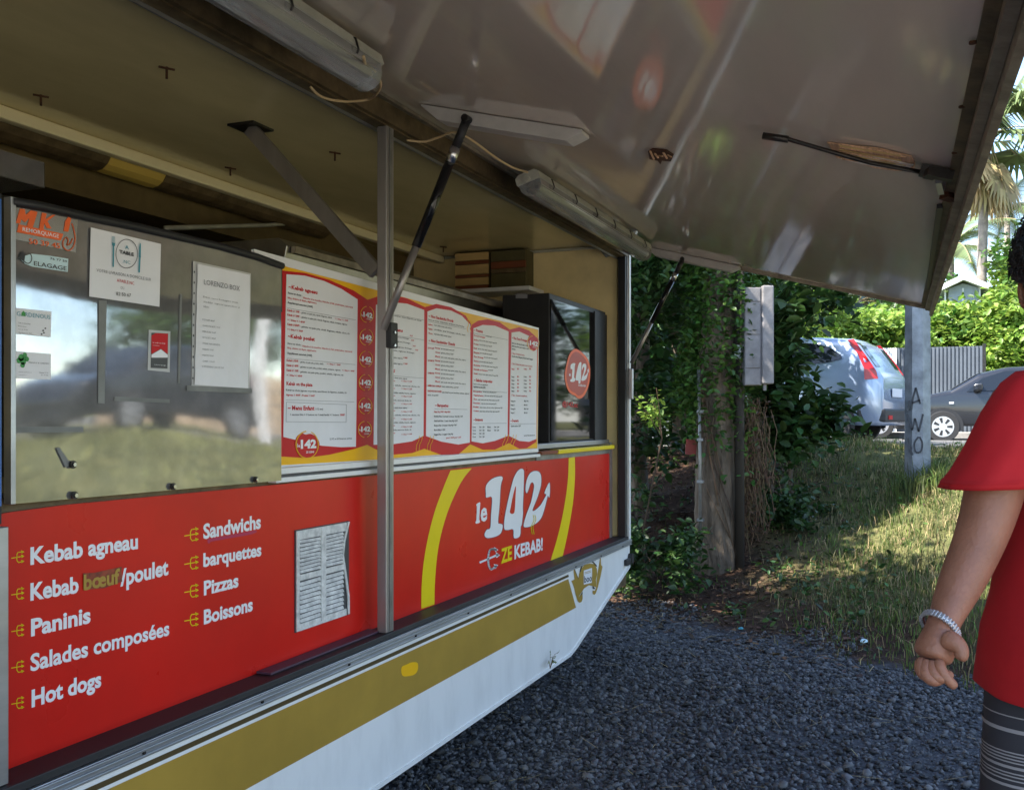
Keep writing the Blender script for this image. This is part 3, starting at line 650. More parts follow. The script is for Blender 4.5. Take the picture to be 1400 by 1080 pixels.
ln(HR, '~Kebab agneau', fr, 56, 132, 208, 5.4, .02); ln(KD, 'Sauce au choix :', fr, 52, 160, 128, 2.7, .02); ln(KR, 'blanche à la menthe, blanche à l\'ail, américaine, samouraï', fr, 133, 186, 395, 2.6)
ln(KR, 'bbq, chèvre et thym, algérienne', fr, 52, 186, 204, 2.6, .01); ln(KD, 'Supplément autorisé (100F)', fr, 52, 211, 184, 2.7, .02); rl(fr, 50, 236, 410)
for y, s1, s2, x2 in ((252, 'Kebab à 1 100F :', 'galette ou pain pita, viande d\'agneau, salade', 285), (276, 'Kebab à 1 200F :', 'galette ou pain pita, viande d\'agneau, salade, tomates, oignons', 365), (326, 'Kebab à 1250F* :', 'galette ou pain pita, steak d\'agneau, salade, chou, riz', 378)):
    ln(KR, s1, fr, 50, y, 118, 3.0, .02); ln(KD, s2, fr, 124, y + 12, x2, 2.6)
ln(KR, '+ 1 frites = 1 300F', fr, 300, 296, 370, 2.5); ln(KR, '+ 1 frites = 1 450F', fr, 50, 302, 142, 2.6, .02); ln(KR, '+ 1 frite = 1 500F', fr, 50, 352, 132, 2.6, .02)
ln(HR, '~Kebab poulet', fr, 52, 392, 194, 5.4, .02); ln(KD, 'Sauce au choix :', fr, 50, 426, 125, 2.7); ln(KR, 'blanche à la menthe, blanche à l\'ail, américaine, samouraï', fr, 130, 440, 392, 2.6)
ln(KR, 'bbq, chèvre et thym, algérienne', fr, 50, 450, 202, 2.6); ln(KD, 'Supplément autorisé (100F)', fr, 50, 478, 180, 2.7, .02); rl(fr, 48, 500, 408)
for y, s1, s2, x2 in ((516, 'Kebab à 950F :', 'galette ou pain pita, poulet, salade', 240), (542, 'Kebab à 1 050F :', 'galette ou pain pita, poulet, salade, tomates, oignons', 330), (568, 'Kebab à 1 100F :', 'galette ou pain pita, poulet, salade, oignons, riz', 345)):
    ln(KR, s1, fr, 46, y, 112, 3.0, .02); ln(KD, s2, fr, 118, y + 8, x2, 2.6)
ln(KR, '+ 1 frites = 1 200F', fr, 258, 534, 330, 2.5); ln(KR, '+ 1 frite = 1 400F', fr, 338, 568, 403, 2.5); ln(KR, '+ 1 frite = 1 450F', fr, 46, 594, 128, 2.6, .02)
ln(HR, 'Kebab on the plate', fr, 45, 642, 182, 5., .015); ln(KD, 'Kebab au choix (agneau ou poulet), assortiment de légumes, crudités, riz', fr, 43, 672, 362, 2.7); ln(KR, 'Agneau 1 400F - Poulet 1 300F', fr, 43, 698, 194, 2.8, .01); rl(fr, 42, 720, 402)
ln(HR, '~ Menu Enfant', fr, 52, 772, 192, 6., .02); ln(KD, '(-12 ans)', fr, 198, 772, 238, 2.6); ln(KD, '1 saucisse frite + 1 boisson ou 1 steak haché + 1 boisson', fr, 66, 802, 322, 2.9); ln(KR, '900F', fr, 328, 804, 352, 2.9, .02)
for a_, b_ in (((45, 732), (361, 745)), ((361, 745), (359, 838)), ((359, 838), (43, 835)), ((43, 835), (45, 732))): stroke(rule, [fr(a_), fr(b_)], .5, m4)
ln(KD, '22 P2 et 25 Boissons servies', fr, 273, 930, 390, 2.4)
# page two (partly behind the post)
ln(KD, 'pain, salade, tomates, sauce blanche au choix', f5, -38, 130, 208, 2.3); rl(f5, -40, 118, 222)
ln(HR, 'Végétariens', f5, -38, 222, 94, 4.6, .02); rl(f5, -40, 250, 222)
for y, x1 in ((262, 132), (290, 140), (325, 150), (350, 166)): ln(KD, 'crudités, galette, oignons, fromage,', f5, -38, y, x1, 2.3); ln(KR, '900F', f5, x1 + 4, y + 8, x1 + 22, 2.3)
for y in (395, 432): ln(KD, 'sauce au choix, salade, oignons', f5, -38, y, 92, 2.3); ln(KR, '+ 900F', f5, 96, y + 10, 122, 2.4, .02)
ln(HR, 'BURGERS', f5, -38, 484, 46, 4.4, .02); rl(f5, -40, 506, 222)
for i in range(8):
    y = 522 + i*47; ln(KD, ('steak haché, cheddar, salade, bacon, oignons', 'poulet pané, salade, sauce au choix, riz')[i % 2], f5, -38, y, 120 + 26*((i*3) % 4), 2.3)
    ln(KR, '850F', f5, -38, y + 23, 46, 2.2); ln(KR, '+ 1 frites = 1 100F', f5, 84, y + 26, 150, 2.2)
# page three
ln(HR, '~ Nos Sandwichs Froids', f5, 252, 152, 405, 4.2, .02); ln(KD, 'Sauce au choix : mayonnaise, andalouse, bbq, ketchup', f5, 250, 170, 472, 2.3); rl(f5, 250, 178, 480)
for i, (a_, b_, x1) in enumerate((('Jambon', 'beurre, salade, tomate, œuf, cornichon', 395), ('Végétarien', 'crudités, œuf, fromage, salade, maïs', 478), ('Thon', 'mayonnaise, salade, tomate, oignons', 392))): ln(KR, a_, f5, 250, 200 + i*27, 276, 2.3, .02); ln(KD, b_, f5, 286, 204 + i*27, x1, 2.3)
ln(HR, '~ Nos Sandwichs Chauds', f5, 252, 302, 415, 4.2, .02); rl(f5, 248, 312, 505)
for j in range(3):
    for i in range(3):
        y = 345 + j*77 + i*26; x1 = (410, 405, 480)[i]
        if i == 0: ln(KR, ('LE POULET', 'LE BŒUF', 'LE MERGUEZ')[j], f5, 248, y, 286, 2.3, .02)
        ln(KR, ('Normal', 'Grand', 'Maxi')[i], f5, 292, y, 322, 2.3, .01); ln(KD, ('pain ou pita, salade, tomates 650F', 'galette, frites 750F', 'pain ou pita, steak, galette, salade, frites, oignons')[i], f5, 328, y + 4, x1, 2.2)
ln(KR, 'AMÉRICAIN COMPLET', f5, 246, 577, 330, 2.4, .02); ln(KD, 'steak, crudités, frites, œuf 900F', f5, 334, 582, 436, 2.2)
ln(KR, 'SANDWICH BOUCHÉES', f5, 246, 610, 332, 2.4, .02); ln(KD, 'pain, bœuf ou porc bouchées, tomates, oignons', f5, 336, 617, 500, 2.2); ln(KD, 'salade, choux 800F', f5, 246, 634, 312, 2.2)
ln(HR, '~ Barquettes', f5, 292, 702, 374, 4.4, .02); rl(f5, 288, 715, 490)
for i, (s, x1) in enumerate((('Frites 50g à 300F - 80g à 450F', 386), ('Bouchées frites : 5 morceaux et boissons - frites 80g + 600F', 462), ('Steak haché frites : 1 steak + frites 80g + 650F', 430), ('Merguez frites : 2 merguez + frites 80g + 700F', 424), ('Riz ou frites + 150F', 354), ('Nuggets frites : 6 nuggets + frites 80g', 402))): ln(KD if i else KR, s, f5, 286, 738 + i*28, x1, 2.4, .01)
ln(KR, 'grand + 400F petit + 250F', f5, 360, 898, 452, 2.3)
# page four
ln(HR, '~ Paninis', f5, 530, 238, 586, 4., .02); rl(f5, 526, 250, 738)
for i, s in enumerate(('Trois fromages', 'Jambon', 'Poulet', 'Bœuf', 'Merguez', 'Thon fromage', 'Saumon', 'Raclette', 'Nutella et banane', 'Steak')):
    y = 268 + i*26; ln(KR, s, f5, 530, y, 530 + 5*len(s), 2.2, .02); ln(KD, 'sauce au choix, salade, tomate, fromage 550F', f5, 534 + 5*len(s), y + 3, 640 + (i*31) % 60, 2.1)
ln(HR, '~ Salades composées', f5, 532, 546, 644, 4.2, .02); ln(KD, 'Sauce au choix en supplément', f5, 528, 566, 616, 2.2); ln(KD, 'Supplément autorisé (150F)', f5, 528, 584, 602, 2.4, .02); rl(f5, 526, 602, 734)
for i, s in enumerate(('Bouquetine', 'Végétarienne', 'Thon', 'Fermière', 'Poulet', 'Océane')):
    y = 612 + i*24; ln(KR, s, f5, 528, y, 530 + 5*len(s), 2.2, .02); ln(KD, 'salade, tomates, œuf, maïs, croûtons, oignons, sauce 950F', f5, 536 + 5*len(s), y + 2, 668 + (i*37) % 55, 2.1)
ln(HR, '~ Boissons', f5, 528, 790, 586, 4., .02); rl(f5, 524, 806, 732)
for i in range(4):
    for x, s in ((522, 'Coca'), (564, '33cl'), (584, '250'), (614, 'Eau'), (656, '50cl'), (674, '200')):
        if i < 2 or x < 600: ln(KD, s, f5, x, 832 + i*20, x + 12 + 8*(x in (522, 614)), 2.3, .02)
# page five
ln(HR, '~ Nos Tacos Fromages', f5, 766, 286, 858, 3.8, .02)
for i in range(3): ln(KD, 'galette tacos, frites, sauce fromagère au choix', f5, 764, 314 + i*18, (862, 868, 786)[i], 2.2, .02)
ln(KR, '1° Étape : Choisissez la viande', f5, 764, 378, 842, 2.3); ln(KD, 'Cordon bleu, Merguez, Poulet, Bœuf, Nuggets', f5, 764, 396, 894, 2.3, .02); ln(KR, '2° Étape : Choisissez votre quantité de sauce et de la viande', f5, 764, 442, 890, 2.3)
for i in range(6):
    for x, s in ((762, 'Simple'), (796, '850'), (838, 'Double'), (870, '950')): ln(KR if i == 0 or x in (796, 870) else KD, s, f5, x, 474 + i*22 + (26 if i else 0), x + 12 + 6*(x in (762, 838)), 2.3, .02)
ln(KR, '3° Étape : Choisissez vos suppléments', f5, 762, 636, 858, 2.4)
for i in range(4):
    for x, s in ((758, 'Fromage 100'), (838, 'Œuf 100')): ln(KD, s, f5, x, 672 + i*24, x + 28 - 6*(i % 2), 2.3, .02)
ln(HR, '~ Desserts', f5, 756, 796, 806, 4., .02); rl(f5, 752, 808, 912); ln(KD, 'Gaufres maison 150F', f5, 758, 826, 818, 2.3, .02); ln(KD, 'www.le142restaurant.com', f5, 838, 884, 906, 2.3)
for q_, nm_, m_ in ((HR, 'heading_text', 'print_red'), (KR, 'red_text', 'print_red'), (KD, 'dark_text', 'print_dark'), (rule, 'ruled_lines', 'greyink')): q_.build(nm_, M[m_], menu)['kind'] = 'stuff'
# round logos on the spine and corners
def ell(cx, cy, rx, ry, n=28, a0=0, a1=2*math.pi): return [(cx + rx*math.cos(a0 + (a1-a0)*k/n), cy + ry*math.sin(a0 + (a1-a0)*k/n)) for k in range(n + (a1-a0 < 6.2))]
def badge(cx, cy, r, big=False, Y=m4, par=None, ring='orange'):
    par = par or menu; mb = MB(); stroke(mb, ell(cx, cy, r*.95, r*1.15, 16, 1.7, 4.6), r*.10, Y - .0006); stroke(mb, ell(cx, cy, r*.95, r*1.15, 14, -1.2, 1.2), r*.08, Y - .0006); mb.build('logo_ring', M[ring], par)
    mb = MB(); tx(mb, '142', cx - r*.55, cy + r*.30, cx + r*.78, r*.72, Y - .0012, .05, 2); tx(mb, 'le', cx - r*.85, cy + r*.22, cx - r*.6, r*.35, Y - .0012, .02, 1); tx(mb, 'ZE KEBAB', cx - r*.1, cy + r*.72, cx + r*.6, r*.18, Y - .0012, .02, 1); mb.build('logo_text', M['print_white'], par)
for cx, cy in ((502, 430), (501, 461), (500.5, 491), (500, 523), (499.5, 555), (499, 587)): badge(cx, cy, 9.5)
blob = [(405,598),(412,592),(418,594),(425,593),(433,598),(437,607),(434,617),(427,624),(417,625),(408,620),(403,610)]
MB().poly([PY(a, b, m4) for a, b in smoothc(blob, 3)]).build('logo_blob', M['print_red'], menu); badge(420, 608, 16)
MB().poly([PY(a, b, m4) for a, b in smoothc([(722,463),(725,459),(730,459),(735,463),(736,470),(734,477),(729,480),(724,475)], 3)]).build('logo_blob', M['print_red'], menu); badge(729, 469, 8.5)
mb = MB()
for x, y, s in ((665, 840, 1), (710, 840, -1), (1018, 835, 1), (1050, 835, -1), (868, 372, 1)):
    for d in (0, 12): stroke(mb, smoothc([(x+d+6, y-12), (x+d+2, y+8), (x+d-6, y+25), (x+d-8, y+50)] if y > 500 else [(x+d, y-20), (x+d+4, y), (x+d-2, y+15), (x+d+2, y+30)], 3, False), .7, m4, f3)
mb.build('steam_line', M['orange'], menu)

# ------------------------------------------------------------------ notices, cards and stickers on the steel panel
yn = YS - .0048
def sheet(name, pts, m, label, cat, Y=yn, grid=False, th=.0005):
    q = [PY(a, b, Y) for a, b in pts]; c = sum(q, Vector()) / len(q); t = thing(name, c, label, cat)
    if grid:
        n = 14; vv = []; a, b, c_, d = q
        for j in range(n+1):
            for i in range(n+1):
                p = (a*(1-i/n) + b*(i/n))*(1-j/n) + (d*(1-i/n) + c_*(i/n))*(j/n); p.y -= .0012*math.sin(i*1.1 + j*.6)*math.sin(j*.9 + 1) + .0008*math.sin(i*2.3 - j*1.7); vv.append(p)
        MB().add(vv, [(j*(n+1)+i, j*(n+1)+i+1, (j+1)*(n+1)+i+1, (j+1)*(n+1)+i) for j in range(n) for i in range(n)]).build('sheet', m, t, smooth=True)
    else: MB().prism(q, (0, th, 0)).build('sheet', m, t)
    return t
fa = zf(0, 270, .17143)
t = sheet('delivery_notice', [fa(p) for p in ((725,240),(1284,372),(1272,872),(712,790))], M['paper'], 'white paper notice with a fork and knife emblem reading A TABLE.NC', 'notice')
yy = yn - .0026
mb = MB(); pts = [fa(p) for p in ell(1011, 450, 86, 115, 30)]; stroke(mb, pts + pts[:1], .75, yy); tx(mb, 'TABLE', *fa((952, 445)), fa((1068, 0))[0], 4.8, yy, .035, py1=fa((0, 470))[1])
def fl(s, x0, y0, x1, y1_, cap, m, b=0.): 
    mb = MB(); tx(mb, s, *fa((x0, y0)), fa((x1, 0))[0], cap, yy, b, 2, py1=fa((0, y1_))[1]); return mb
mb.build('emblem', M['ink'], t); fl('VOTRE LIVRAISON A DOMICILE SUR', 770, 592, 1205, 668, 4.6, 0).build('lettering', M['greyink'], t)
fl('OU', 962, 730, 990, 735, 3.8, 0).build('lettering', M['greyink'], t); fl('82 50 67', 928, 780, 1045, 795, 5, 0).build('lettering', M['ink'], t)
fl('ATABLE.NC', 932, 672, 1070, 698, 4.4, 0).build('lettering', M['print_red'], t)
mb = MB(); tx(mb, 'A', *fa((998, 408)), fa((1028, 0))[0], 4.8, yy, .03); mb.build('lettering', M['teal'], t); mb = MB(); tx(mb, '.NC', *fa((978, 522)), fa((1040, 0))[0], 4.6, yy, 0); mb.build('lettering', M['teal'], t); mb = MB()
for x, y in ((895, 310), (905, 312), (915, 314)): stroke(mb, [fa((x, y)), fa((x, y + 55))], .5, yy)
mb.poly([PY(*fa(p), yy) for p in ((892,360),(920,365),(916,390),(896,386))]); stroke(mb, [fa((906, 385)), fa((903, 552))], 1.9, yy)
mb.poly([PY(*fa(p), yy) for p in ((1118,362),(1124,372),(1124,480),(1108,478),(1110,400))]); stroke(mb, [fa((1116, 478)), fa((1110, 596))], 2.1, yy); mb.build('cutlery_drawing', M['teal'], t)
# towing sticker
t = sheet('towing_sticker', [fa(p) for p in ((100,70),(620,180),(605,440),(100,330))], mat('clear sticker film', (.50, .49, .46), .2, metal=.8), 'orange breakdown lettering MK REMORQUAGE 50 39 45 at the corner of the steel panel', 'sticker', YS - .0026)
yy = YS - .0036
mb = MB()
for pts in ([(126,205),(160,90),(200,96),(205,140),(245,105),(300,116),(262,240),(215,228),(235,165),(200,200),(170,175),(160,212)], [(312,250),(335,122),(372,130),(362,175),(420,140),(442,142),(378,190),(412,250),(375,246),(352,205),(348,258)], [(508,270),(520,190),(545,155),(568,170),(545,275)],
            [(135,278),(150,215),(505,292),(485,345)]): mb.poly([PY(*fa(p), yy) for p in pts])
tx(mb, '50 39 45', *fa((232, 368)), fa((480, 0))[0], 7.4, yy, .012, py1=fa((0, 408))[1])
pts = [fa(p) for p in smoothc([(575,210),(590,260),(600,330),(585,395),(545,425),(505,395),(505,345),(530,320),(545,345),(535,380),(560,370),(580,330)], 3, False)]; stroke(mb, pts, 1.4, yy)
mb.build('lettering', M['mkorange'], t)['kind'] = 'stuff'; mb = MB(); tx(mb, 'REMORQUAGE', *fa((180, 268)), fa((470, 0))[0], 5.6, yy - .0006, .01, py1=fa((0, 325))[1], shear=.0); mb.build('lettering', M['print_white'], t)
t = sheet('tree_surgeon_sticker', [fa(p) for p in ((150,480),(255,450),(390,465),(545,490),(540,595),(255,552),(200,530))], M['lightblue'], 'pale blue sticker reading ELAGAGE 76 77 59 with a D emblem', 'sticker', YS - .0026)
yy = YS - .0036
mb = MB(); tx(mb, 'ELAGAGE', *fa((270, 542)), fa((532, 0))[0], 6.2, yy, .01, py1=fa((0, 585))[1]); mb.build('lettering', M['ink'], t); mb = MB(); tx(mb, '76 77 59', *fa((400, 495)), fa((535, 0))[0], 3.2, yy, .01, py1=fa((0, 520))[1]); mb.build('lettering', M['ink'], t); mb = MB()
pts = [fa(p) for p in ell(222, 485, 32, 42, 20, -1.6, 2.4)]; stroke(mb, pts, 1.1, yy); stroke(mb, [fa((190,520)), fa((200,440))], 1.2, yy); mb.poly([PY(*fa(p), yy) for p in ((150,490),(170,440),(185,420),(195,455),(192,510))]); mb.build('emblem', M['ink'], t)
# cards
t = sheet('gardening_card', [fa(p) for p in ((125,880),(410,910),(405,1060),(125,1052))][:2] + [(69.5, 461), (20, 456)], M['paper'], 'white visiting card reading GARDENOUS taped above the tree card', 'business card', YS - .0030)
yy = YS - .0040; mb = MB(); tx(mb, 'GARDENOUS', *fa((134, 942)), fa((402, 0))[0], 6.2, yy, .0, py1=fa((0, 972))[1]); mb.build('lettering', M['teal'], t)
mb = MB(); mb.poly([PY(*fa(p), yy - .0006) for p in ((170,945),(172,920),(188,905),(204,922),(204,948))]); mb.build('house_emblem', M['green'], t)
mb = MB()
for i, (s, x1) in enumerate((('Taille et désherbage', 42), ('Entretien', 36), ('Tél. 50 77 77', 38), ('Gardenous NC', 44))): tx(mb, s, 25, 442 + i*4.4, x1, 1.6, yy, 0, 1)
for x, y in ((59, 452), (62, 449), (60, 455), (57, 457)): mb.poly([PY(x + dx, y + dy, yy) for dx, dy in ((0,-1.3),(1.5,0),(0,1.3),(-1.5,0))])
mb.build('small_print', M['ink'], t)['kind'] = 'stuff'
t = sheet('tree_card', [(21, 480), (69.5, 484), (69.5, 519), (22, 517)], M['paper'], 'white visiting card with a green tree emblem, below the other card', 'business card', YS - .0030)
mb = MB()
for dx, dy, s in ((0,0,5), (5,-3,4), (3,5,5), (-3,4,4), (8,2,3.5), (2,10,4)): mb.poly([PY(a, b, yy) for a, b in ell(29 + dx, 489 + dy, s*.8, s, 9)])
mb.build('tree_emblem', M['green'], t); mb = MB(); tx(mb, 'MANGO & GARDEN', 39, 496.5, 67, 2.2, yy, 0, 1); tx(mb, 'www.arbre.nc', 25, 509, 43, 1.5, yy, 0, 1); tx(mb, 'contact@arbre.nc', 25, 513, 36, 1.3, yy, 0, 1); tx(mb, 'Elagage 77 22', 54, 510, 66, 1.6, yy, .01, 1); tx(mb, '50 77 88', 56, 513.5, 66, 1.6, yy, .01, 1); mb.build('small_print', M['greyink'], t)['kind'] = 'stuff'
t = sheet('red_card', [(203.5, 451), (233, 453), (232, 509), (202, 506)], M['sleeve'], 'red, white and black card in a clear sleeve on the steel panel', 'card', YS - .0030)
yy = YS - .0038
MB().poly([PY(a, b, yy) for a, b in ((207,455),(230,456),(229,504),(206,503))]).build('card_black', M['print_dark'], t); MB().poly([PY(a, b, yy - .0006) for a, b in ((207,459),(213,455.5),(229.5,456.5),(229.3,484),(220,477),(207,484))]).build('card_red', M['print_red'], t)
mb = MB(); mb.poly([PY(a, b, yy - .0008) for a, b in ((207,485),(220,477.5),(229.3,485),(229.2,489),(207,489))]); tx(mb, 'le code QUICK', 209, 469, 226, 1.7, yy - .0014, 0, 1); tx(mb, 'service', 209, 472.5, 218, 1.4, yy - .0014, 0, 1); tx(mb, 'remorquage', 211, 499, 227, 1.6, yy - .0014, 0, 1); mb.build('card_white', M['print_white'], t)
# plastic sleeved sheet
t = sheet('menu_notice', [(264, 357), (343, 374), (341, 533), (262, 529)], M['sleeve'], 'white sheet in a punched plastic sleeve headed LORENZO BOX', 'notice', YS - .0030)
q = [PY(a, b, YS - .0062) for a, b in ((270, 361), (342, 376), (339, 531), (266, 526))]
n = 14; vv = []
for j in range(n+1):
    for i in range(n+1):
        p = (q[0]*(1-i/n) + q[1]*(i/n))*(1-j/n) + (q[3]*(1-i/n) + q[2]*(i/n))*(j/n); p.y -= .0014*math.sin(i*.8 + j*.9)*math.sin(j*.7 - i*.5 + 1); vv.append(p)
MB().add(vv, [(j*(n+1)+i, j*(n+1)+i+1, (j+1)*(n+1)+i+1, (j+1)*(n+1)+i) for j in range(n) for i in range(n)]).build('page', M['paper'], t, smooth=True)
yy = YS - .0086; mb = MB(); tx(mb, 'LORENZO BOX', 279, 389, 328, 7.4, yy, 0, 2, py1=398); mb.build('title_lettering', M['greyink'], t); mb = MB()
for i, s in enumerate(('Frites, sauce fromagère, steak,', 'cheddar, oignons caramélisés et', 'salade')): tx(mb, s, 278, 407 + i*6.5, (326, 328, 286)[i], 2.5, yy, 0, 1)
for i, s in enumerate(('POULET 850F', 'CORDON BLEU 900F', 'MERGUEZ 900F', 'NUGGETS 850F', 'STEAK HACHÉ 850F', 'KEBAB 950F', 'MIXTE 950F', 'CHEF 1 000F')): tx(mb, s, 277, 438 + i*8.1, 277 + len(s)*1.5, 2.4, yy, .0, 1)
tx(mb, 'SUPPLÉMENT SAUCE 50F', 276, 502, 306, 2.4, yy, 0, 1); mb.build('small_print', M['greyink'], t)['kind'] = 'stuff'
mb = MB()
for i in range(11): p = fa((0, 0)); mb.poly([PY(a, b, YS - .0040) for a, b in ell(265.8 - i*.2, 372 + i*14.5, .9, 1.7, 8)])
mb.build('punch_holes', M['ink'], t)['kind'] = 'stuff'
MB().box(PY(256, 530, YS-.006).x, PY(345, 537, YS-.006).x, YS - .0055, YS - .0035, PY(300, 536, YS-.006).z, PY(300, 529, YS-.006).z).build('sleeve_tape', M['tape'], t)
# poster at the far left edge
a = PY(0, 400, YF); 
MB().box(a.x - .35, PY(.5, 400, YF + .008).x, YF + .005, YF + .012, PY(2, 690, YR-.05).z, PY(2, 277, YR-.05).z).build('blue_poster', M['blue'], None, label='edge of a blue poster at the far left beside the steel panel', category='poster')

# ------------------------------------------------------------------ drinks cabinet and crates inside
yk = 1.715; kx0 = PY(752, 450, yk).x; kx1 = XR - .10; kz1 = PY(753, 409, yk).z; kz0 = zz + .046
cab = thing('drinks_cabinet', ((kx0+kx1)/2, yk + .15, kz0), 'black gloss cabinet with a round orange logo beside the menu board', 'cabinet')
MB().box(kx0, kx1, yk + .004, yk + .26, kz0, kz1 + .03).build('body', M['black'], cab, bevel=.004)
gx1 = PY(812, 450, yk).x
MB().box(kx0 + .01, gx1, yk - .002, yk + .0035, kz0 + .01, kz1).build('glass_front', M['blackgloss'], cab)
MB().box(gx1 + .004, kx1, yk - .006, yk + .0035, kz0, kz1 + .012).build('dark_frame', M['black'], cab, bevel=.002)
p = PXX(703, 402, kx0 - .001); 
MB().poly([PXX(a, b, kx0 - .002) for a, b in ((705,401.5),(721,401.5),(721,408),(705,408))]).build('maker_label', M['greyink'], cab)
yy = yk - .004
lb = [(776,492),(780,482),(786,477),(792,479),(798,484),(804,492),(807,505),(806,522),(802,535),(797,543),(791,545),(786,541),(779,537),(774,527),(772,512)]
MB().poly([PY(a, b, yy) for a, b in smoothc(lb, 3)]).build('logo_halo', M['mkorange'], cab)
cx_, cy_ = 790, 511
MB().poly([PY(cx_ + (a-cx_)*.86, cy_ + (b-cy_)*.88, yy - .0006) for a, b in smoothc(lb, 3)]).build('logo_disc', mat('deep red logo', (.45, .04, .01), .4), cab)
mb = MB(); f8 = lambda p: (560 + p[0]/3, 280 + p[1]/3)
g1 = lambda p: (776 + (p[0]-60)*.0475, 491 + (p[1]-120)*.0525 + (p[0]-60)*.010)
for p in (n1, n4, n2): smpoly(mb, p, yy - .0012, g1, 2)
tx(mb, 'e', 778, 514, 780.3, 5, yy - .0012, .02); tx(mb, 'KEBAB!', 791, 528, 801, 3, yy - .0012, .02); mb.build('logo_text', M['print_white'], cab)
mb = MB(); tx(mb, '@142.nc', 769, 555, 790, 7, yy, .02, 2, py1=557); mb.build('lettering', M['print_red'], cab)
# crates
def crate(px0, px1, py0, py1_, xs, boards, label):
    a, b = PXX(px0, py0, xs), PXX(px1, py1_, xs); y0, y1_2 = min(a.y, b.y), max(a.y, b.y); z0, z1 = min(a.z, b.z), max(a.z, b.z)
    t = thing('wooden_crate', (xs + .06, (y0+y1_2)/2, z0), label, 'crate', 'crates on the end wall shelf')
    MB().box(xs + .012, xs + .13, y0, y1_2, z0, z1).build('crate_body', M['wooddark'], t, bevel=.002)
    n = len(boards); zc = z0; tot = sum(h for h, _ in boards)
    for h, m in boards:
        zh = (z1 - z0)*h/tot; MB().box(xs - .004, xs + .011, y0 + .002, y1_2 - .002, zc + .002, zc + zh - .002).build('board', M[m], t, bevel=.001); zc += zh
    return t, z0
c1, zz1 = crate(622, 668, 347, 396, 5.60, [(2,'woodred'), (3,'woodpale'), (1.2,'woodred'), (4,'woodpale'), (1.5,'woodred'), (3.2,'woodpale')], 'pale crate with red brown bands on the shelf, left of the olive crate')
c2, zz2 = crate(671, 719, 344, 393, 5.60, [(5,'wooddark'), (1.6,'grime'), (2.4,'woodred'), (3.5,'wooddark')], 'dark olive crate on the end wall shelf beside the pale crate')
a, b = PXX(610, 400, 5.5), PXX(724, 393, 5.5)
MB().box(5.5, XR - .055, min(a.y, b.y), max(a.y, b.y), min(zz1, zz2) - .028, min(zz1, zz2) - .003).build('shelf', M['print_white'], T, bevel=.002)

# small weed sprouting at the lower edge of the skirt
c = PY(752, 905, YK - .02); wd_ = thing('small_weed', c, 'small green weed sprouting at the lower edge of the white skirt', 'weed'); mb = MB(); lf = MB()
for i in range(9):
    e_ = c + Vector((random.uniform(-.07, .07), random.uniform(-.05, 0), random.uniform(.0, .06))); mb.tube([c + Vector((0, 0, -.03)), (c + e_)/2 + Vector((0, 0, .012)), e_], .0011, 4)
    for k in range(4):
        q = c.lerp(e_, .4 + .2*k); d = Vector((random.uniform(-1, 1), random.uniform(-.6, .2), random.uniform(-.3, .9))).normalized()*random.uniform(.008, .016); s_ = d.cross(Vector((0, 1, .3))).normalized()*.003; lf.add([q, q + d*.5 + s_, q + d, q + d*.5 - s_], [(0, 1, 2, 3)])
mb.build('stems', M['twig'], wd_)['kind'] = 'stuff'; lf.build('leaves', M['leaflight'], wd_)['kind'] = 'stuff'

# ================================================================== GROUND
def interp(s, xs, ys): return np.interp(s, xs, ys)
def sdist(x, y): return (x - 6.02) * .855 - (y - .61) * .52
def height(x, y):
    x = np.asarray(x, float); y = np.asarray(y, float); s = sdist(x, y)
    s2 = s + .25*np.sin(x*1.1 + y*1.7) * np.clip(s, 0, 1)
    h = interp(s2, [-5, 0, .5, 1.3, 2.2, 3.1, 4.0, 5.0, 8], [0, 0, .045, .20, .50, .80, .93, .96, .96])
    h = h + .16*np.exp(-(((x - 11.4)/1.2)**2 + ((y - 1.7)/2.0)**2))
    h = h + np.clip(s, 0, .6)*(.05*np.sin(3.1*x + 2*y) + .04*np.sin(5.3*y - 1.2*x) + .03*np.sin(9*x + 4*y))
    h = h + .008*np.sin(2.3*x + 1)*np.sin(2.9*y)
    k = np.clip((x - 12.2)/.5, 0, 1)*np.clip((26 - x)/.5, 0, 1); h = h*(1 - k) + .93*k
    return h
def bands(a, b, f0, f1, fine, coarse):
    l = np.concatenate([a + (f0 - a)*(1 - np.linspace(1, 0, coarse)**2), np.arange(f0 + fine, f1, fine), f1 + (b - f1)*np.linspace(0, 1, coarse)**2]); return np.unique(np.round(l, 4))
gxs = bands(-60, 130, 1.5, 13, .06, 34); gys = bands(-90, 110, -5, 5, .06, 34)
GX, GY = np.meshgrid(gxs, gys); GZ = height(GX, GY)
V = np.stack([GX.ravel(), GY.ravel(), GZ.ravel()], 1); nxg, nyg = len(gxs), len(gys)
I = np.arange(nxg*nyg).reshape(nyg, nxg); F = np.stack([I[:-1,:-1].ravel(), I[:-1,1:].ravel(), I[1:,1:].ravel(), I[1:,:-1].ravel()], 1)
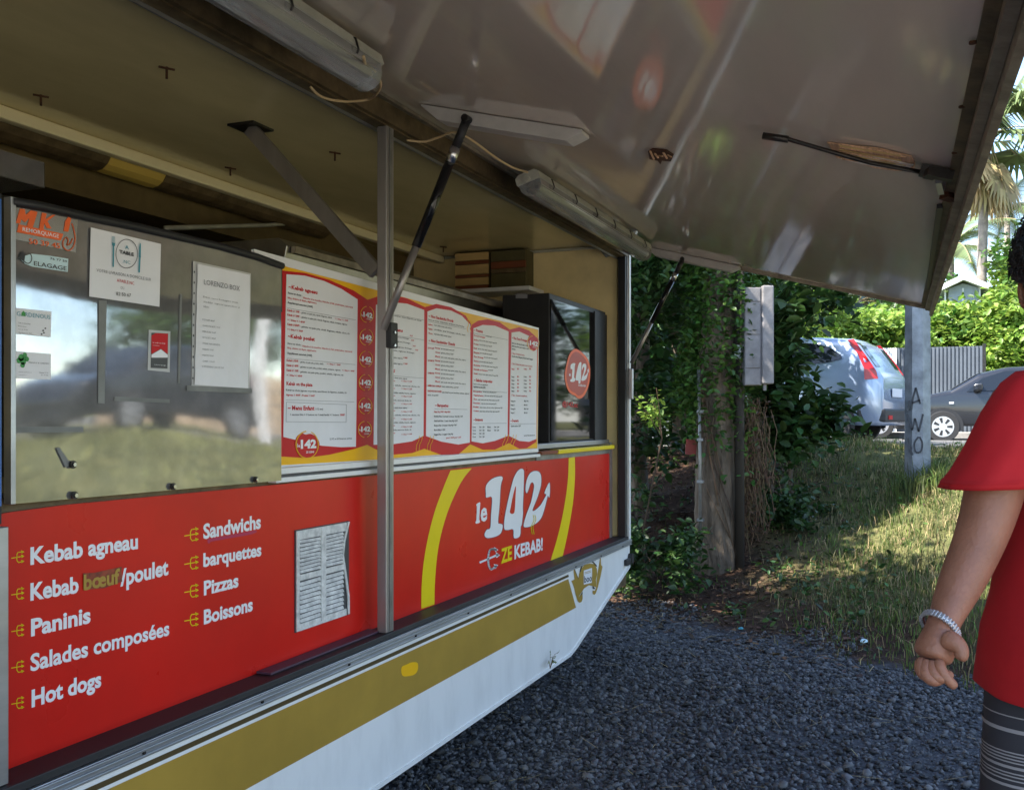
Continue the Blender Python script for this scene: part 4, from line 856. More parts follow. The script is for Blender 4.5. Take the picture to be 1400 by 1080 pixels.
# one material: gravel bed, bare brown soil and turf, mixed by where they are
gm = bpy.data.materials.new('gravel bed and turf'); gm.use_nodes = True; n_ = gm.node_tree; N = n_.nodes; l = n_.links.new; b = N['Principled BSDF']; b.inputs['Roughness'].default_value = .92; b.inputs['Specular IOR Level'].default_value = .2
geo = N.new('ShaderNodeNewGeometry'); sp_ = N.new('ShaderNodeSeparateXYZ'); l(geo.outputs['Position'], sp_.inputs[0])
def mth(op, a, b_=None, c=None):
    m = N.new('ShaderNodeMath'); m.operation = op
    for i, q in enumerate((a, b_, c)):
        if q is None: continue
        if isinstance(q, (int, float)): m.inputs[i].default_value = q
        else: l(q, m.inputs[i])
    return m.outputs[0]
def noise(scale, det=6, rough=.6):
    t = N.new('ShaderNodeTexNoise'); t.inputs['Scale'].default_value = scale; t.inputs['Detail'].default_value = det; t.inputs['Roughness'].default_value = rough; l(geo.outputs['Position'], t.inputs['Vector']); return t.outputs['Fac']
def mixc(f, a, b_):
    m = N.new('ShaderNodeMix'); m.data_type = 'RGBA'; l(f, m.inputs[0])
    for k, q in ((6, a), (7, b_)):
        if isinstance(q, tuple): m.inputs[k].default_value = (*q, 1)
        else: l(q, m.inputs[k])
    return m.outputs[2]
def ramp(v, a, b_):
    m = N.new('ShaderNodeMapRange'); m.inputs[1].default_value = a; m.inputs[2].default_value = b_; l(v, m.inputs[0]); return m.outputs[0]
s_n = mth('ADD', mth('SUBTRACT', mth('MULTIPLY', sp_.outputs[0], .855), mth('MULTIPLY', sp_.outputs[1], .52)), -(6.02*.855 - .61*.52))
edge = mth('ADD', s_n, mth('MULTIPLY', mth('SUBTRACT', noise(2.5), .5), .9))
isgr = ramp(edge, -.05, .12)
stonec = mixc(ramp(noise(45, 3), .35, .65), (.035, .037, .042), (.11, .115, .13))
stonec = mixc(ramp(mth('MULTIPLY', mth('ADD', sp_.outputs[1], mth('MULTIPLY', noise(1.2), 1.5)), -1), 1.1, 1.9), stonec, (.50, .45, .36))  # pale ground out of view, added to bounce sunlight up into the trailer
soil = mixc(ramp(noise(14), .35, .7), (.022, .012, .008), (.085, .045, .026))
turf = mixc(ramp(noise(6, 8), .3, .7), (.05, .06, .02), (.19, .18, .07))
lawnf = mth('MULTIPLY', ramp(mth('ADD', s_n, mth('MULTIPLY', noise(1.7), 2.2)), 1.6, 3.0), ramp(mth('ADD', sp_.outputs[1], noise(3.0)), 1.9, .9))
l(mixc(isgr, stonec, mixc(lawnf, soil, turf)), b.inputs['Base Color'])
bp = N.new('ShaderNodeBump'); bp.inputs['Distance'].default_value = .02; bp.inputs['Strength'].default_value = 1; l(noise(55, 5), bp.inputs['Height']); l(bp.outputs[0], b.inputs['Normal'])
g_o = npmesh('ground', V, F, gm, org=(0, 0, 0), kind='structure'); g_o.data.shade_smooth()
# road, kerb, pavement
MB().box(13.1, 23.4, -80, 100, .90, .945).build('road', M['asphalt'], None, kind='structure')
MB().box(23.4, 23.55, -80, 100, .90, 1.06).build('kerb', M['concrete'], None, kind='structure')
MB().box(23.55, 25.4, -80, 100, .90, 1.05).build('pavement', M['pavement'], None, kind='structure')
MB().box(12.95, 13.1, -80, 100, .90, 1.0).build('kerb', M['pavement'], None, kind='structure')

# ------------------------------------------------------------------ gravel stones, grass, litter
ICO = None
def ico():
    t = (1 + 5**.5)/2; v = np.array([(-1,t,0),(1,t,0),(-1,-t,0),(1,-t,0),(0,-1,t),(0,1,t),(0,-1,-t),(0,1,-t),(t,0,-1),(t,0,1),(-t,0,-1),(-t,0,1)])/1.9
    f = np.array([(0,11,5),(0,5,1),(0,1,7),(0,7,10),(0,10,11),(1,5,9),(5,11,4),(11,10,2),(10,7,6),(7,1,8),(3,9,4),(3,4,2),(3,2,6),(3,6,8),(3,8,9),(4,9,5),(2,4,11),(6,2,10),(8,6,7),(9,8,1)]); return v, f
def euler_m(n, tilt=math.pi):
    a = RNG.uniform(0, 2*np.pi, n); b_ = RNG.uniform(-tilt, tilt, n); c = RNG.uniform(0, 2*np.pi, n)
    def rz(t): z = np.zeros_like(t); o = np.ones_like(t); return np.stack([np.stack([np.cos(t), -np.sin(t), z], -1), np.stack([np.sin(t), np.cos(t), z], -1), np.stack([z, z, o], -1)], -2)
    def rx(t): z = np.zeros_like(t); o = np.ones_like(t); return np.stack([np.stack([o, z, z], -1), np.stack([z, np.cos(t), -np.sin(t)], -1), np.stack([z, np.sin(t), np.cos(t)], -1)], -2)
    return rz(a) @ rx(b_) @ rz(c)
def stones(name, x, y, size, m, **kw):
    v0, f0 = ico(); n = len(x); k = len(v0)
    sc_ = np.stack([RNG.uniform(.7, 1.25, n), RNG.uniform(.55, 1., n), RNG.uniform(.4, .75, n)], 1)*size[:, None]
    v = v0[None]*(1 + RNG.uniform(-.38, .30, (n, k, 1)))*sc_[:, None, :]
    v = np.einsum('nij,nkj->nki', euler_m(n, .9), v); z = height(x, y) + size*RNG.uniform(-.15, .55, n)
    v += np.stack([x, y, z], 1)[:, None, :]; f = (f0[None] + (np.arange(n)*k)[:, None, None]).reshape(-1, 3)
    return npmesh(name, v.reshape(-1, 3), f, m, org=(5, 0, 0), kind='stuff', **kw)
def inview(x, y, m_=60, ylo=560):
    tt = x*CA + y*SA; uu = (x*SA - y*CA)/np.maximum(tt, .1)*FPX + 700; vv = 573 - (height(x, y) - H)/np.maximum(tt, .1)*FPX
    return (tt > .5) & (uu > 0 - m_) & (uu < 1400 + m_) & (vv < 1080 + m_*2)
n = 95000; x = RNG.uniform(2.2, 7.2, n); y = RNG.uniform(-2.2, 2.6, n); s = sdist(x, y); fines = .5 + .5*np.sin(2.3*x + 1.3*y + 1)*np.sin(1.7*y - 1.1*x); ok = (s < .22 + .25*np.sin(x*5 + y*3)) & inview(x, y)
ok &= RNG.random(n) < np.clip(1.0 - (s + .2)*1.2, .12, 1.)*np.clip(.35 + 1.1*fines, .45, 1)
x, y = x[ok], y[ok]; stones('gravel', x, y, (.005 + .013*RNG.random(len(x))**1.6)*np.where(RNG.random(len(x)) < .05, 1.5, 1), M['stone'], label='dark crushed basalt gravel in front of the trailer', category='gravel')
def blades(name, x, y, ln_, wd, m, lean=.6, kind='stuff', z=None, **kw):
    n = len(x); a = RNG.uniform(0, 2*np.pi, n); ld = RNG.uniform(0, 2*np.pi, n); le = RNG.uniform(.1, 1, n)*lean
    zz = height(x, y) if z is None else z; p = np.stack([x, y, zz - .005], 1); side = np.stack([np.cos(a), np.sin(a), 0*a], 1)*wd[:, None]/2; dr = np.stack([np.cos(ld), np.sin(ld), 0*a], 1); up = np.array([0, 0, 1.])
    l1 = ln_[:, None]; mid = p + up*l1*.55 + dr*l1*.22*le[:, None]; tip = p + up*l1*(1 - .45*le[:, None]) + dr*l1*.9*le[:, None]
    v = np.stack([p - side, p + side, mid + side*.75, mid - side*.75, tip + side*.12, tip - side*.12], 1); k = np.arange(n)[:, None]*6
    f = np.concatenate([k + np.array([0, 1, 2, 3]), k + np.array([3, 2, 4, 5])]); return npmesh(name, v.reshape(-1, 3), f, m, kind=kind, **kw)
def bankpts(n, smin, smax, dens=None, xr=(4.2, 13), yr=(-4, 5)):
    x = RNG.uniform(*xr, n); y = RNG.uniform(*yr, n); s = sdist(x, y); ok = (s > smin) & (s < smax) & inview(x, y) & (x < 12.9)
    d = .5 + .5*np.sin(1.9*x + 1.1*y)*np.sin(2.3*y - .8*x) + .25*np.sin(6*x)*np.sin(7*y); 
    if dens: ok &= RNG.random(n) < dens(x, y, s, d)
    return x[ok], y[ok]
def dens_g(x, y, s, d):
    t = x*CA + y*SA; px = (x*SA - y*CA)/t*FPX + 700
    return np.clip((px - 1040)/170, .03, 1)*np.clip((s + .15)*1.6, 0, 1)*np.clip(.35 + .8*d, .15, 1)
x, y = bankpts(300000, -.1, 7, dens_g); near = RNG.random(len(x)) < .78
blades('grass', x[near], y[near], RNG.uniform(.03, .075, near.sum())*(1 + 1.3*(RNG.random(near.sum()) < .14)), RNG.uniform(.004, .008, near.sum()), M['grass'], .9, label='long green grass on the bank below the lamp pole', category='grass')
blades('dry_grass', x[~near], y[~near], RNG.uniform(.04, .13, (~near).sum()), RNG.uniform(.003, .006, (~near).sum()), M['straw'], 1.3, label='dry straw coloured grass mixed in the bank turf', category='dry grass')
# tufts round the pole and on the crest
cxs, cys = XY(1262, 8.4); a = RNG.normal(0, .16, (900, 2)); blades('grass_tuft', cxs + a[:,0], cys + a[:,1] - .05, RNG.uniform(.1, .32, 900), RNG.uniform(.005, .009, 900), M['grass'], .7, label='tall grass tuft round the foot of the graffitied pole', category='grass tuft')
def litter(name, n, f, size, m, **kw):
    x, y = f(n); n = len(x); sz = RNG.uniform(*size, n); q = np.array([(-.5,-.3,0),(.5,-.25,.1),(.55,.3,0),(-.45,.25,.12)])
    v = np.einsum('nij,kj->nki', euler_m(n, .6), q)*sz[:, None, None] + np.stack([x, y, height(x, y) + sz*.25], 1)[:, None]; k = np.arange(n)[:, None]*4
    return npmesh(name, v.reshape(-1, 3), k + np.arange(4), m, kind='stuff', **kw)
litter('leaf_litter', 30000, lambda n: bankpts(n, -.3, 3.5, lambda x, y, s, d: np.clip(1.2 - ((x*SA - y*CA)/(x*CA + y*SA)*FPX + 700 - 1010)/200, .05, 1)), (.012, .045), M['litter'], label='brown fallen leaves at the foot of the tree', category='leaf litter')
def straws(n):
    x = RNG.uniform(2.8, 7.5, n); y = RNG.uniform(-1.6, 2.2, n); ok = inview(x, y); x, y = x[ok], y[ok]; n = len(x); a = RNG.uniform(0, np.pi, n); ln_ = RNG.uniform(.03, .12, n); z = height(x, y) + .018
    d = np.stack([np.cos(a), np.sin(a), RNG.uniform(-.15, .15, n)], 1)*ln_[:, None]/2; w_ = np.stack([-np.sin(a), np.cos(a), 0*a], 1)*.0016; p = np.stack([x, y, z], 1)
    v = np.stack([p - d - w_, p + d - w_, p + d + w_, p - d + w_], 1); return npmesh('straw', v.reshape(-1, 3), np.arange(n)[:, None]*4 + np.arange(4), M['straw'], kind='stuff', label='dry straws scattered over the gravel', category='straw')
straws(420)
LEAF = np.array([(0,0,0), (.28,.26,.06), (.68,.22,.05), (1,0,-.08), (.68,-.22,.05), (.28,-.26,.06)])
def leafmesh(name, P, size, m, parent, updir=.5, out=None, **kw):
    n = len(P); Rm = euler_m(n, 1.25)
    v = np.einsum('nij,kj->nki', Rm, LEAF)*size[:, None, None] + P[:, None, :]; k = np.arange(n)[:, None]*6
    f = np.concatenate([k + np.array([0, 1, 2, 3]), k + np.array([0, 3, 4, 5])]); kw.setdefault('kind', 'stuff'); return npmesh(name, v.reshape(-1, 3), f, m, parent, **kw)
# broad-leaved weeds scattered in patches on the bank
def weeds(n, m, name, label, size, f):
    x, y = bankpts(n, .05, 6, f); k = len(x); cl = RNG.integers(0, k, k*7); X = x[cl] + RNG.normal(0, .045, len(cl)); Y = y[cl] + RNG.normal(0, .045, len(cl)); P = np.stack([X, Y, height(X, Y) + RNG.uniform(.01, .10, len(X))], 1)
    npm = leafmesh(name, P, RNG.uniform(*size, len(P)), M[m], None, label=label, category='weeds'); return npm
weeds(2600, 'leafmid', 'weeds', 'low green weeds in patches among the bank grass', (.02, .055), lambda x, y, s, d: np.clip(d*1.3 - .35, .03, 1)*.5)
weeds(1500, 'leafdark', 'dark_weeds', 'dark low weeds in the shade below the shrub', (.03, .07), lambda x, y, s, d: np.clip((y + .1)*1.2, .0, 1)*.6)
def twigs(n):
    x, y = bankpts(n, -.1, 4, lambda x, y, s, d: np.clip(.25 + y*.5, .1, .8)); k = len(x); a = RNG.uniform(0, np.pi, k); l_ = RNG.uniform(.06, .28, k); d = np.stack([np.cos(a), np.sin(a), RNG.uniform(-.2, .35, k)], 1)*l_[:, None]/2; w_ = np.stack([-np.sin(a), np.cos(a), 0*a], 1)*.0022; p = np.stack([x, y, height(x, y) + .025], 1)
    v = np.stack([p - d - w_, p + d - w_*.4, p + d + w_*.4, p - d + w_], 1); return npmesh('twigs', v.reshape(-1, 3), np.arange(k)[:, None]*4 + np.arange(4), M['twig'], kind='stuff', label='thin fallen twigs strewn over the bank', category='twigs')
twigs(4200)
# two scraps of litter
def scrap(px, py, m, label, s):
    d = ray(px, py); t = 2.
    while H + d.z*t > float(height(d.x*t, d.y*t)): t += .01
    c = Vector((d.x*t, d.y*t, float(height(d.x*t, d.y*t)) + .012)); bm = MB(); v0, f0 = ico()
    bm.add([c + Vector((a[0]*s*random.uniform(.7, 1.3), a[1]*s*.6*random.uniform(.7, 1.3), a[2]*s*.25*random.uniform(.6, 1.6) + s*.1)) for a in v0], [tuple(i) for i in f0]); bm.build('plastic_scrap', m, None, label=label, category='litter')
scrap(1181, 880, M['lightblue'], 'crumpled pale plastic scrap in the grass by the gravel edge', .045)
scrap(1013, 862, M['teal'], 'small blue plastic scrap at the edge of the gravel below the tree', .028)

# ------------------------------------------------------------------ foliage tools
def clumpy(c, r, n, nclump, spread=.16, hollow=.45, seed=None):
    c = np.array(c); r = np.array(r); d = RNG.normal(0, 1, (nclump, 3)); d /= np.linalg.norm(d, axis=1)[:, None]; rad = hollow + (1 - hollow)*RNG.random(nclump)**.6
    cc = c + d*rad[:, None]*r*(1 + .25*np.sin(5*d[:, :1] + 3*d[:, 1:2])); i = RNG.integers(0, nclump, n); return cc[i] + RNG.normal(0, 1, (n, 3))*spread*np.array([1, 1, .75])
def limb(mb, a, b, r0, r1, wob=.06, n=6):
    a, b = Vector(a), Vector(b); pts = [a.lerp(b, i/n) + (Vector((random.uniform(-1, 1), random.uniform(-1, 1), random.uniform(-.4, .4)))*wob*(b - a).length if 0 < i < n else Vector()) for i in range(n + 1)]
    mb.tube(pts, [r0 + (r1 - r0)*i/n for i in range(n + 1)], 9); return pts
def tree(name, label, base, h, r0, blobs, m, nleaf, lsize, cat='tree', group=None, trunkm='bark', nlimb=5, lean=(0, 0), spread=.16, nclump=None, rugged=False):
    b = Vector((base[0], base[1], float(height(base[0], base[1])) - .05)); t = thing(name, b, label, cat, group)
    top = b + Vector((lean[0], lean[1], h)); mb = MB(); pts = limb(mb, b, top, r0, r0*.55, .02 if not rugged else .006, 8)
    if rugged:
        mb = MB(); rings = []
        for k in range(150):
            f = k/149; i = min(7, int(f*8)); p = pts[i].lerp(pts[i + 1], f*8 - i); r_ = r0*(1 - .4*f)*(1 + .25*math.exp(-f*28)); z_ = f*h; rg = []
            for q in range(72):
                a = 2*math.pi*q/72; w_ = a + .35*math.sin(z_*2.1) ; d = .045*abs(math.sin(w_*5.5 + .8*math.sin(z_*3.3))) + .035*math.sin(w_*13 + 2.5*math.sin(z_*5)) + .022*math.sin(z_*31 + 4*math.sin(w_*3)) + random.uniform(-.012, .012); rg.append(p + Vector((math.cos(a), math.sin(a), 0))*r_*(1 + d))
            rings.append(rg)
        mb.loft(rings, cap=True)
    mb.build('trunk', M[trunkm], t, smooth=True)
    for i in range(nlimb):
        c, r = blobs[i % len(blobs)][:2]; q = pts[random.randint(4, 8)]; e_ = Vector(c) + Vector([random.uniform(-.6, .6)*k for k in r]); mb = MB(); limb(mb, q, e_, r0*.35, r0*.08, .07); mb.build('branch', M[trunkm], t, smooth=True)
    P = np.concatenate([clumpy(c, r, int(nleaf*w_), nclump or max(20, int(nleaf*w_/90)), spread) for c, r, w_ in blobs]); leafmesh('crown', P, RNG.uniform(*lsize, len(P)), M[m], t); return t
# the ivy-wrapped tree beside the trailer end
tx0, ty0 = XY(982, 8.0)
t = tree('ivy_tree', 'ivy covered tree trunk standing beside the far end of the trailer', (tx0, ty0), 4.6, .158,
     [((8.1, 2.35, 2.8), (.85, .65, .75), .25), ((8.5, 2.9, 3.2), (1.2, 1.1, 1.3), .25), ((9.6, 2.3, 4.5), (1.2, 1.0, .8), .18), ((7.4, 3.8, 4.0), (1.2, 1.1, 1.2), .28)], 'leafdark', 26000, (.05, .10), nlimb=8, spread=.14, rugged=True)
n = 6500; a = RNG.uniform(0, 2*np.pi, n); z = RNG.uniform(.8, 2.9, n); rr = np.minimum(.17 + np.abs(RNG.normal(0, .085, n))*(1 + .9*(z > 1.55)), .30) ; keep = RNG.random(n) < np.clip((z - 1.0)/.7, .04, 1)
P = np.stack([tx0 + np.cos(a)*rr, ty0 + np.sin(a)*rr + .05*np.sin(5*z), z], 1)[keep]; leafmesh('ivy', P, RNG.uniform(.04, .075, len(P)), M['leafmid'], t)
mb = MB()
for i in range(26):
    a0 = random.uniform(0, 6.28); z0 = random.uniform(.1, .9); a1 = a0 + random.uniform(-1.5, 1.5); z1 = z0 + random.uniform(.4, 1.4)
    mb.tube([Vector((tx0 + math.cos(a0 + (a1-a0)*k/6)*.172, ty0 + math.sin(a0 + (a1-a0)*k/6)*.172, z0 + (z1-z0)*k/6)) for k in range(7)], .004, 5)
mb.build('ivy_stem', M['twig'], t, smooth=True)['kind'] = 'stuff'
# conduit on the trunk side with clips, faded red plate
cdx, cdy = XY(957, 7.85); cd = thing('conduit', (cdx, cdy, .35), 'thin grey conduit with clips running up beside the ivy tree trunk', 'conduit')
MB().tube([(cdx, cdy, .3), (cdx + .01, cdy, 1.0), (cdx, cdy + .01, 1.75)], .013, 8).build('pipe', M['alu_grey'], cd, smooth=True)
for z in (.55, .85, 1.18, 1.4): MB().box(cdx - .025, cdx + .02, cdy - .03, cdy + .02, z, z + .02).build('pipe_clip', M['alu'], cd)
p = PT(944, 632, 8.0); q = PT(930, 600, 8.0)
MB().prism([PT(938, 600, 8.), PT(953, 602, 8.), PT(952, 622, 8.), PT(937, 621, 8.)], (.01, .004, 0)).build('red_plate', mat('faded red plate', (.34, .05, .04), .6, var=.4), None, label='faded red plate half hidden in the dark leaves left of the trunk', category='plate')
# broad-leaved shrub right of the meter box
bx, by = XY(1078, 9.0)
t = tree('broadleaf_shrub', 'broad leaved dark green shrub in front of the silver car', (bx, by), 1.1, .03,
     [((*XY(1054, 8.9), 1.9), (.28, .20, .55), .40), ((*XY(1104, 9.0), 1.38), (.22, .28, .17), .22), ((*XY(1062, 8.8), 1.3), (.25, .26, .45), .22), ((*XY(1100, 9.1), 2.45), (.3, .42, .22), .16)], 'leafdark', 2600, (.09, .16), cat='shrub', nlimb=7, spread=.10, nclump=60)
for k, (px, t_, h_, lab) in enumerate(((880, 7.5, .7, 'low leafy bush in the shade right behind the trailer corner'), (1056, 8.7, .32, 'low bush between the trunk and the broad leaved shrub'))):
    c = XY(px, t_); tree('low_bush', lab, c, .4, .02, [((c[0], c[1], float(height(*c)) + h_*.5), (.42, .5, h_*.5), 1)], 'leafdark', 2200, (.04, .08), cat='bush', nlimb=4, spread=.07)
# sunny sprig left of the trunk
c = PT(905, 552, 7.4); t = thing('leafy_sprig', c, 'light green sprig catching the sun left of the tree trunk', 'sprig'); mb = MB(); P = []
for i in range(6):
    a_ = c + Vector((0, 0, -.25)); e_ = c + Vector((random.uniform(-.15, .15), random.uniform(-.2, .2), random.uniform(-.1, .18))); mb.tube([a_, a_.lerp(e_, .5) + Vector((0, 0, .03)), e_], .003, 5)
    for k in range(26): P.append(a_.lerp(e_, .4 + .6*k/26) + Vector([random.uniform(-.03, .03) for _ in range(3)]))
mb.tube([c + Vector((0, 0, -.25)), c + Vector((.1, .2, -1.1))], .006, 6); mb.build('stem', M['twig'], t); leafmesh('leaves', np.array(P), RNG.uniform(.03, .06, len(P)), M['leaflight'], t)
# dry vines hanging on a wire fence line
t = thing('dry_vine_tangle', PT(1022, 740, 8.1), 'tangle of dry brown vines hanging between the trunk and the shrub', 'vine tangle'); mb = MB()
for i in range(240):
    px = random.gauss(1018, 14); a_ = PT(px, random.uniform(540, 640), 8.1 + random.uniform(-.12, .12)); pts = [a_]
    for k in range(6): pts.append(pts[-1] + Vector((random.uniform(-.035, .035), random.uniform(-.04, .04), -random.uniform(.04, .15))))
    mb.tube(pts, .0028, 4, cap=False)
mb.build('vines', M['twig'], t)['kind'] = 'stuff'
P = np.array([PT(random.gauss(1022, 15), random.uniform(545, 730), 8.1 + random.uniform(-.15, .15)) for _ in range(650)]); leafmesh('dry_leaves', P, RNG.uniform(.02, .05, len(P)), M['litter'], t)
# dark trees further back on the left
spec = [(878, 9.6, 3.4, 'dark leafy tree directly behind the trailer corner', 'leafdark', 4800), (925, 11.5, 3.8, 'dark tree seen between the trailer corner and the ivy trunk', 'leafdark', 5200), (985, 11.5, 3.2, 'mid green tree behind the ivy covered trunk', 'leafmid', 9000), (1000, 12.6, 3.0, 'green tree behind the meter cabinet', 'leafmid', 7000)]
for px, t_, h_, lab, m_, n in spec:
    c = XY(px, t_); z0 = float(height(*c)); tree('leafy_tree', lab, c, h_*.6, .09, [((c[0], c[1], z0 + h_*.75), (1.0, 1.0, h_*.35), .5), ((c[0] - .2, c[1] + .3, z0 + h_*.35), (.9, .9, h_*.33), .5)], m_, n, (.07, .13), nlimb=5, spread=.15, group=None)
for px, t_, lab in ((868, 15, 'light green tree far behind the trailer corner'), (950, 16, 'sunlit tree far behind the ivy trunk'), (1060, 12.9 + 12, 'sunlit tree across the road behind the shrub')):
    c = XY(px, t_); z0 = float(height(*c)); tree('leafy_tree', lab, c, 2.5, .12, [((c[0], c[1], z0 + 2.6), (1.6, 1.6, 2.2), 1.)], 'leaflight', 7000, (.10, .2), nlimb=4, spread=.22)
# overhead tree beyond the trailer roof whose crown shades the bank
tree('shade_tree', 'tall leafy tree behind the trailer, its crown over the roof', (7.3, 4.2), 4.2, .16, [((7.2, 3.6, 4.0), (1.3, .9, 1.1), .4), ((7.8, 4.9, 5.4), (2.0, 1.5, 1.2), .35), ((5.1, 2.75, 3.8), (.6, .7, .6), .2)], 'leafmid', 13000, (.09, .16), nlimb=6, spread=.18)  # last clump, over the trailer roof, added to shade the lower bank grass

# ------------------------------------------------------------------ meter cabinet on its dark post
rv = Vector((SA, -CA, 0)); fwd = Vector((CA, SA, 0))
mc = thing('meter_cabinet', PT(1038, 530, 7.7), 'weathered grey two column meter cabinet fixed to a post beside the shrub', 'meter cabinet')
def cbox(px0, px1, py0, py1, t_, dep, nm, m, par, bevel=.004, twist=.0):
    a = PT(px0, py0, t_); b = PT(px1, py0, t_); z0, z1 = PT(px0, py1, t_).z, a.z
    return MB().prism([Vector((a.x, a.y, z0)), Vector((b.x, b.y, z0)), Vector((b.x, b.y, z0)) + fwd*dep, Vector((a.x, a.y, z0)) + fwd*dep], (0, 0, z1 - z0)).build(nm, m, par, bevel=bevel)
cm = mat('weathered cabinet', (.27, .25, .245), .75, var=.4, vscale=9, bump=.0015, bscale=50)
cbox(1018, 1041.5, 393, 527, 7.72, .13, 'cabinet_body', cm, mc)
for i, (a, b) in enumerate(((394, 412), (413.5, 457), (458.5, 503), (504.5, 526))): cbox(1019, 1039.5, a, b, 7.712, .007, 'cover_plate', cm, mc, .002)
cbox(1042.5, 1058.5, 390, 525, 7.69, .15, 'side_channel', cm, mc, .012)
cbox(1044, 1048, 525, 534, 7.72, .03, 'channel_tail', cm, mc, .002)
ux, uy = XY(1011, 7.86); up_ = thing('utility_post', (ux, uy, float(height(ux, uy))), 'slim dark post carrying the grey meter cabinet', 'post')
MB().tube([(ux, uy, float(height(ux, uy)) - .1), (ux, uy, 3.6)], .038, 10).build('shaft', mat('dark tarred wood', (.035, .028, .022), .8), up_, smooth=True)
a = Vector((ux, uy, 0)) + fwd*.0
for z in (1.75, 2.25): MB().bar((ux, uy, z), Vector((ux, uy, z)) + rv*.22 + fwd*.02, .03, .03).build('bracket', M['darksteel'], up_)
MB().box(ux - .045, ux - .03, uy - .02, uy + .03, 1.82, 1.93).build('white_tag', M['print_white'], up_)
P = np.array([PT(px, py, 7.66) for px, py in ((1026,443),(1024,452),(1026,466),(1031,485),(1033,489),(1022,440),(1021,462))]); leafmesh('ivy_leaves', P, RNG.uniform(.03, .045, len(P)), M['leafdark'], mc)
# ------------------------------------------------------------------ graffitied lamp pole
lx_, ly_ = XY(1254.5, 8.6); lz = float(height(lx_, ly_)) - .05; lp = thing('lamp_pole', (lx_, ly_, lz), 'grey octagonal lamp pole with black graffiti letters A W O on the bank', 'lamp pole')
pts = [(lx_, ly_, lz), (lx_, ly_, lz + 2.2), (lx_, ly_, lz + 7)]; rings = []
for (x, y, z), r_ in zip(pts, (.113, .108, .07)): rings.append([(x + r_*math.cos(math.pi/8 + k*math.pi/4), y + r_*math.sin(math.pi/8 + k*math.pi/4), z) for k in range(8)])
MB().loft(rings, cap=True).build('shaft', M['galv'], lp)
MB().bar((lx_, ly_, lz + 6.9), (lx_ + 1.3, ly_ - .3, lz + 7.2), .07, .07).build('arm', M['galv'], lp); MB().box(lx_ + 1.2, lx_ + 1.8, ly_ - .42, ly_ - .2, lz + 7.12, lz + 7.24).build('lamp_head', M['galv'], lp, bevel=.02)
def pstroke(mb, pts, w_, X):
    for (a, b), (c, d) in zip(pts, pts[1:]):
        dx, dy = c - a, d - b; l_ = math.hypot(dx, dy); nx_, ny_ = -dy/l_*w_/2, dx/l_*w_/2; mb.poly([PXX(a+nx_, b+ny_, X), PXX(a-nx_, b-ny_, X), PXX(c-nx_, d-ny_, X), PXX(c+nx_, d+ny_, X)])
Xg = lx_ - .113*math.cos(math.pi/8) - .004
for nm, ps in (('graffiti_letter', [[(1246,560),(1248,545),(1252,530),(1258,552)], [(1247,551),(1258,547)]]), ('graffiti_letter', [[(1240,566),(1247,588),(1251,572),(1256,590),(1262,566)]]), ('graffiti_letter', [smoothc([(1256,597),(1250,606),(1252,618),(1259,617),(1261,606),(1257,597)], 3, False)]), ('graffiti_scrawl', [[(1241,598),(1243,612),(1248,622)], [(1243,548),(1241,560)]])):
    mb = MB()
    for p in ps: pstroke(mb, p, 2.6, Xg)
    mb.build(nm, mat('faded spray paint', (.055, .06, .07), .7, var=.5, vscale=30), lp)

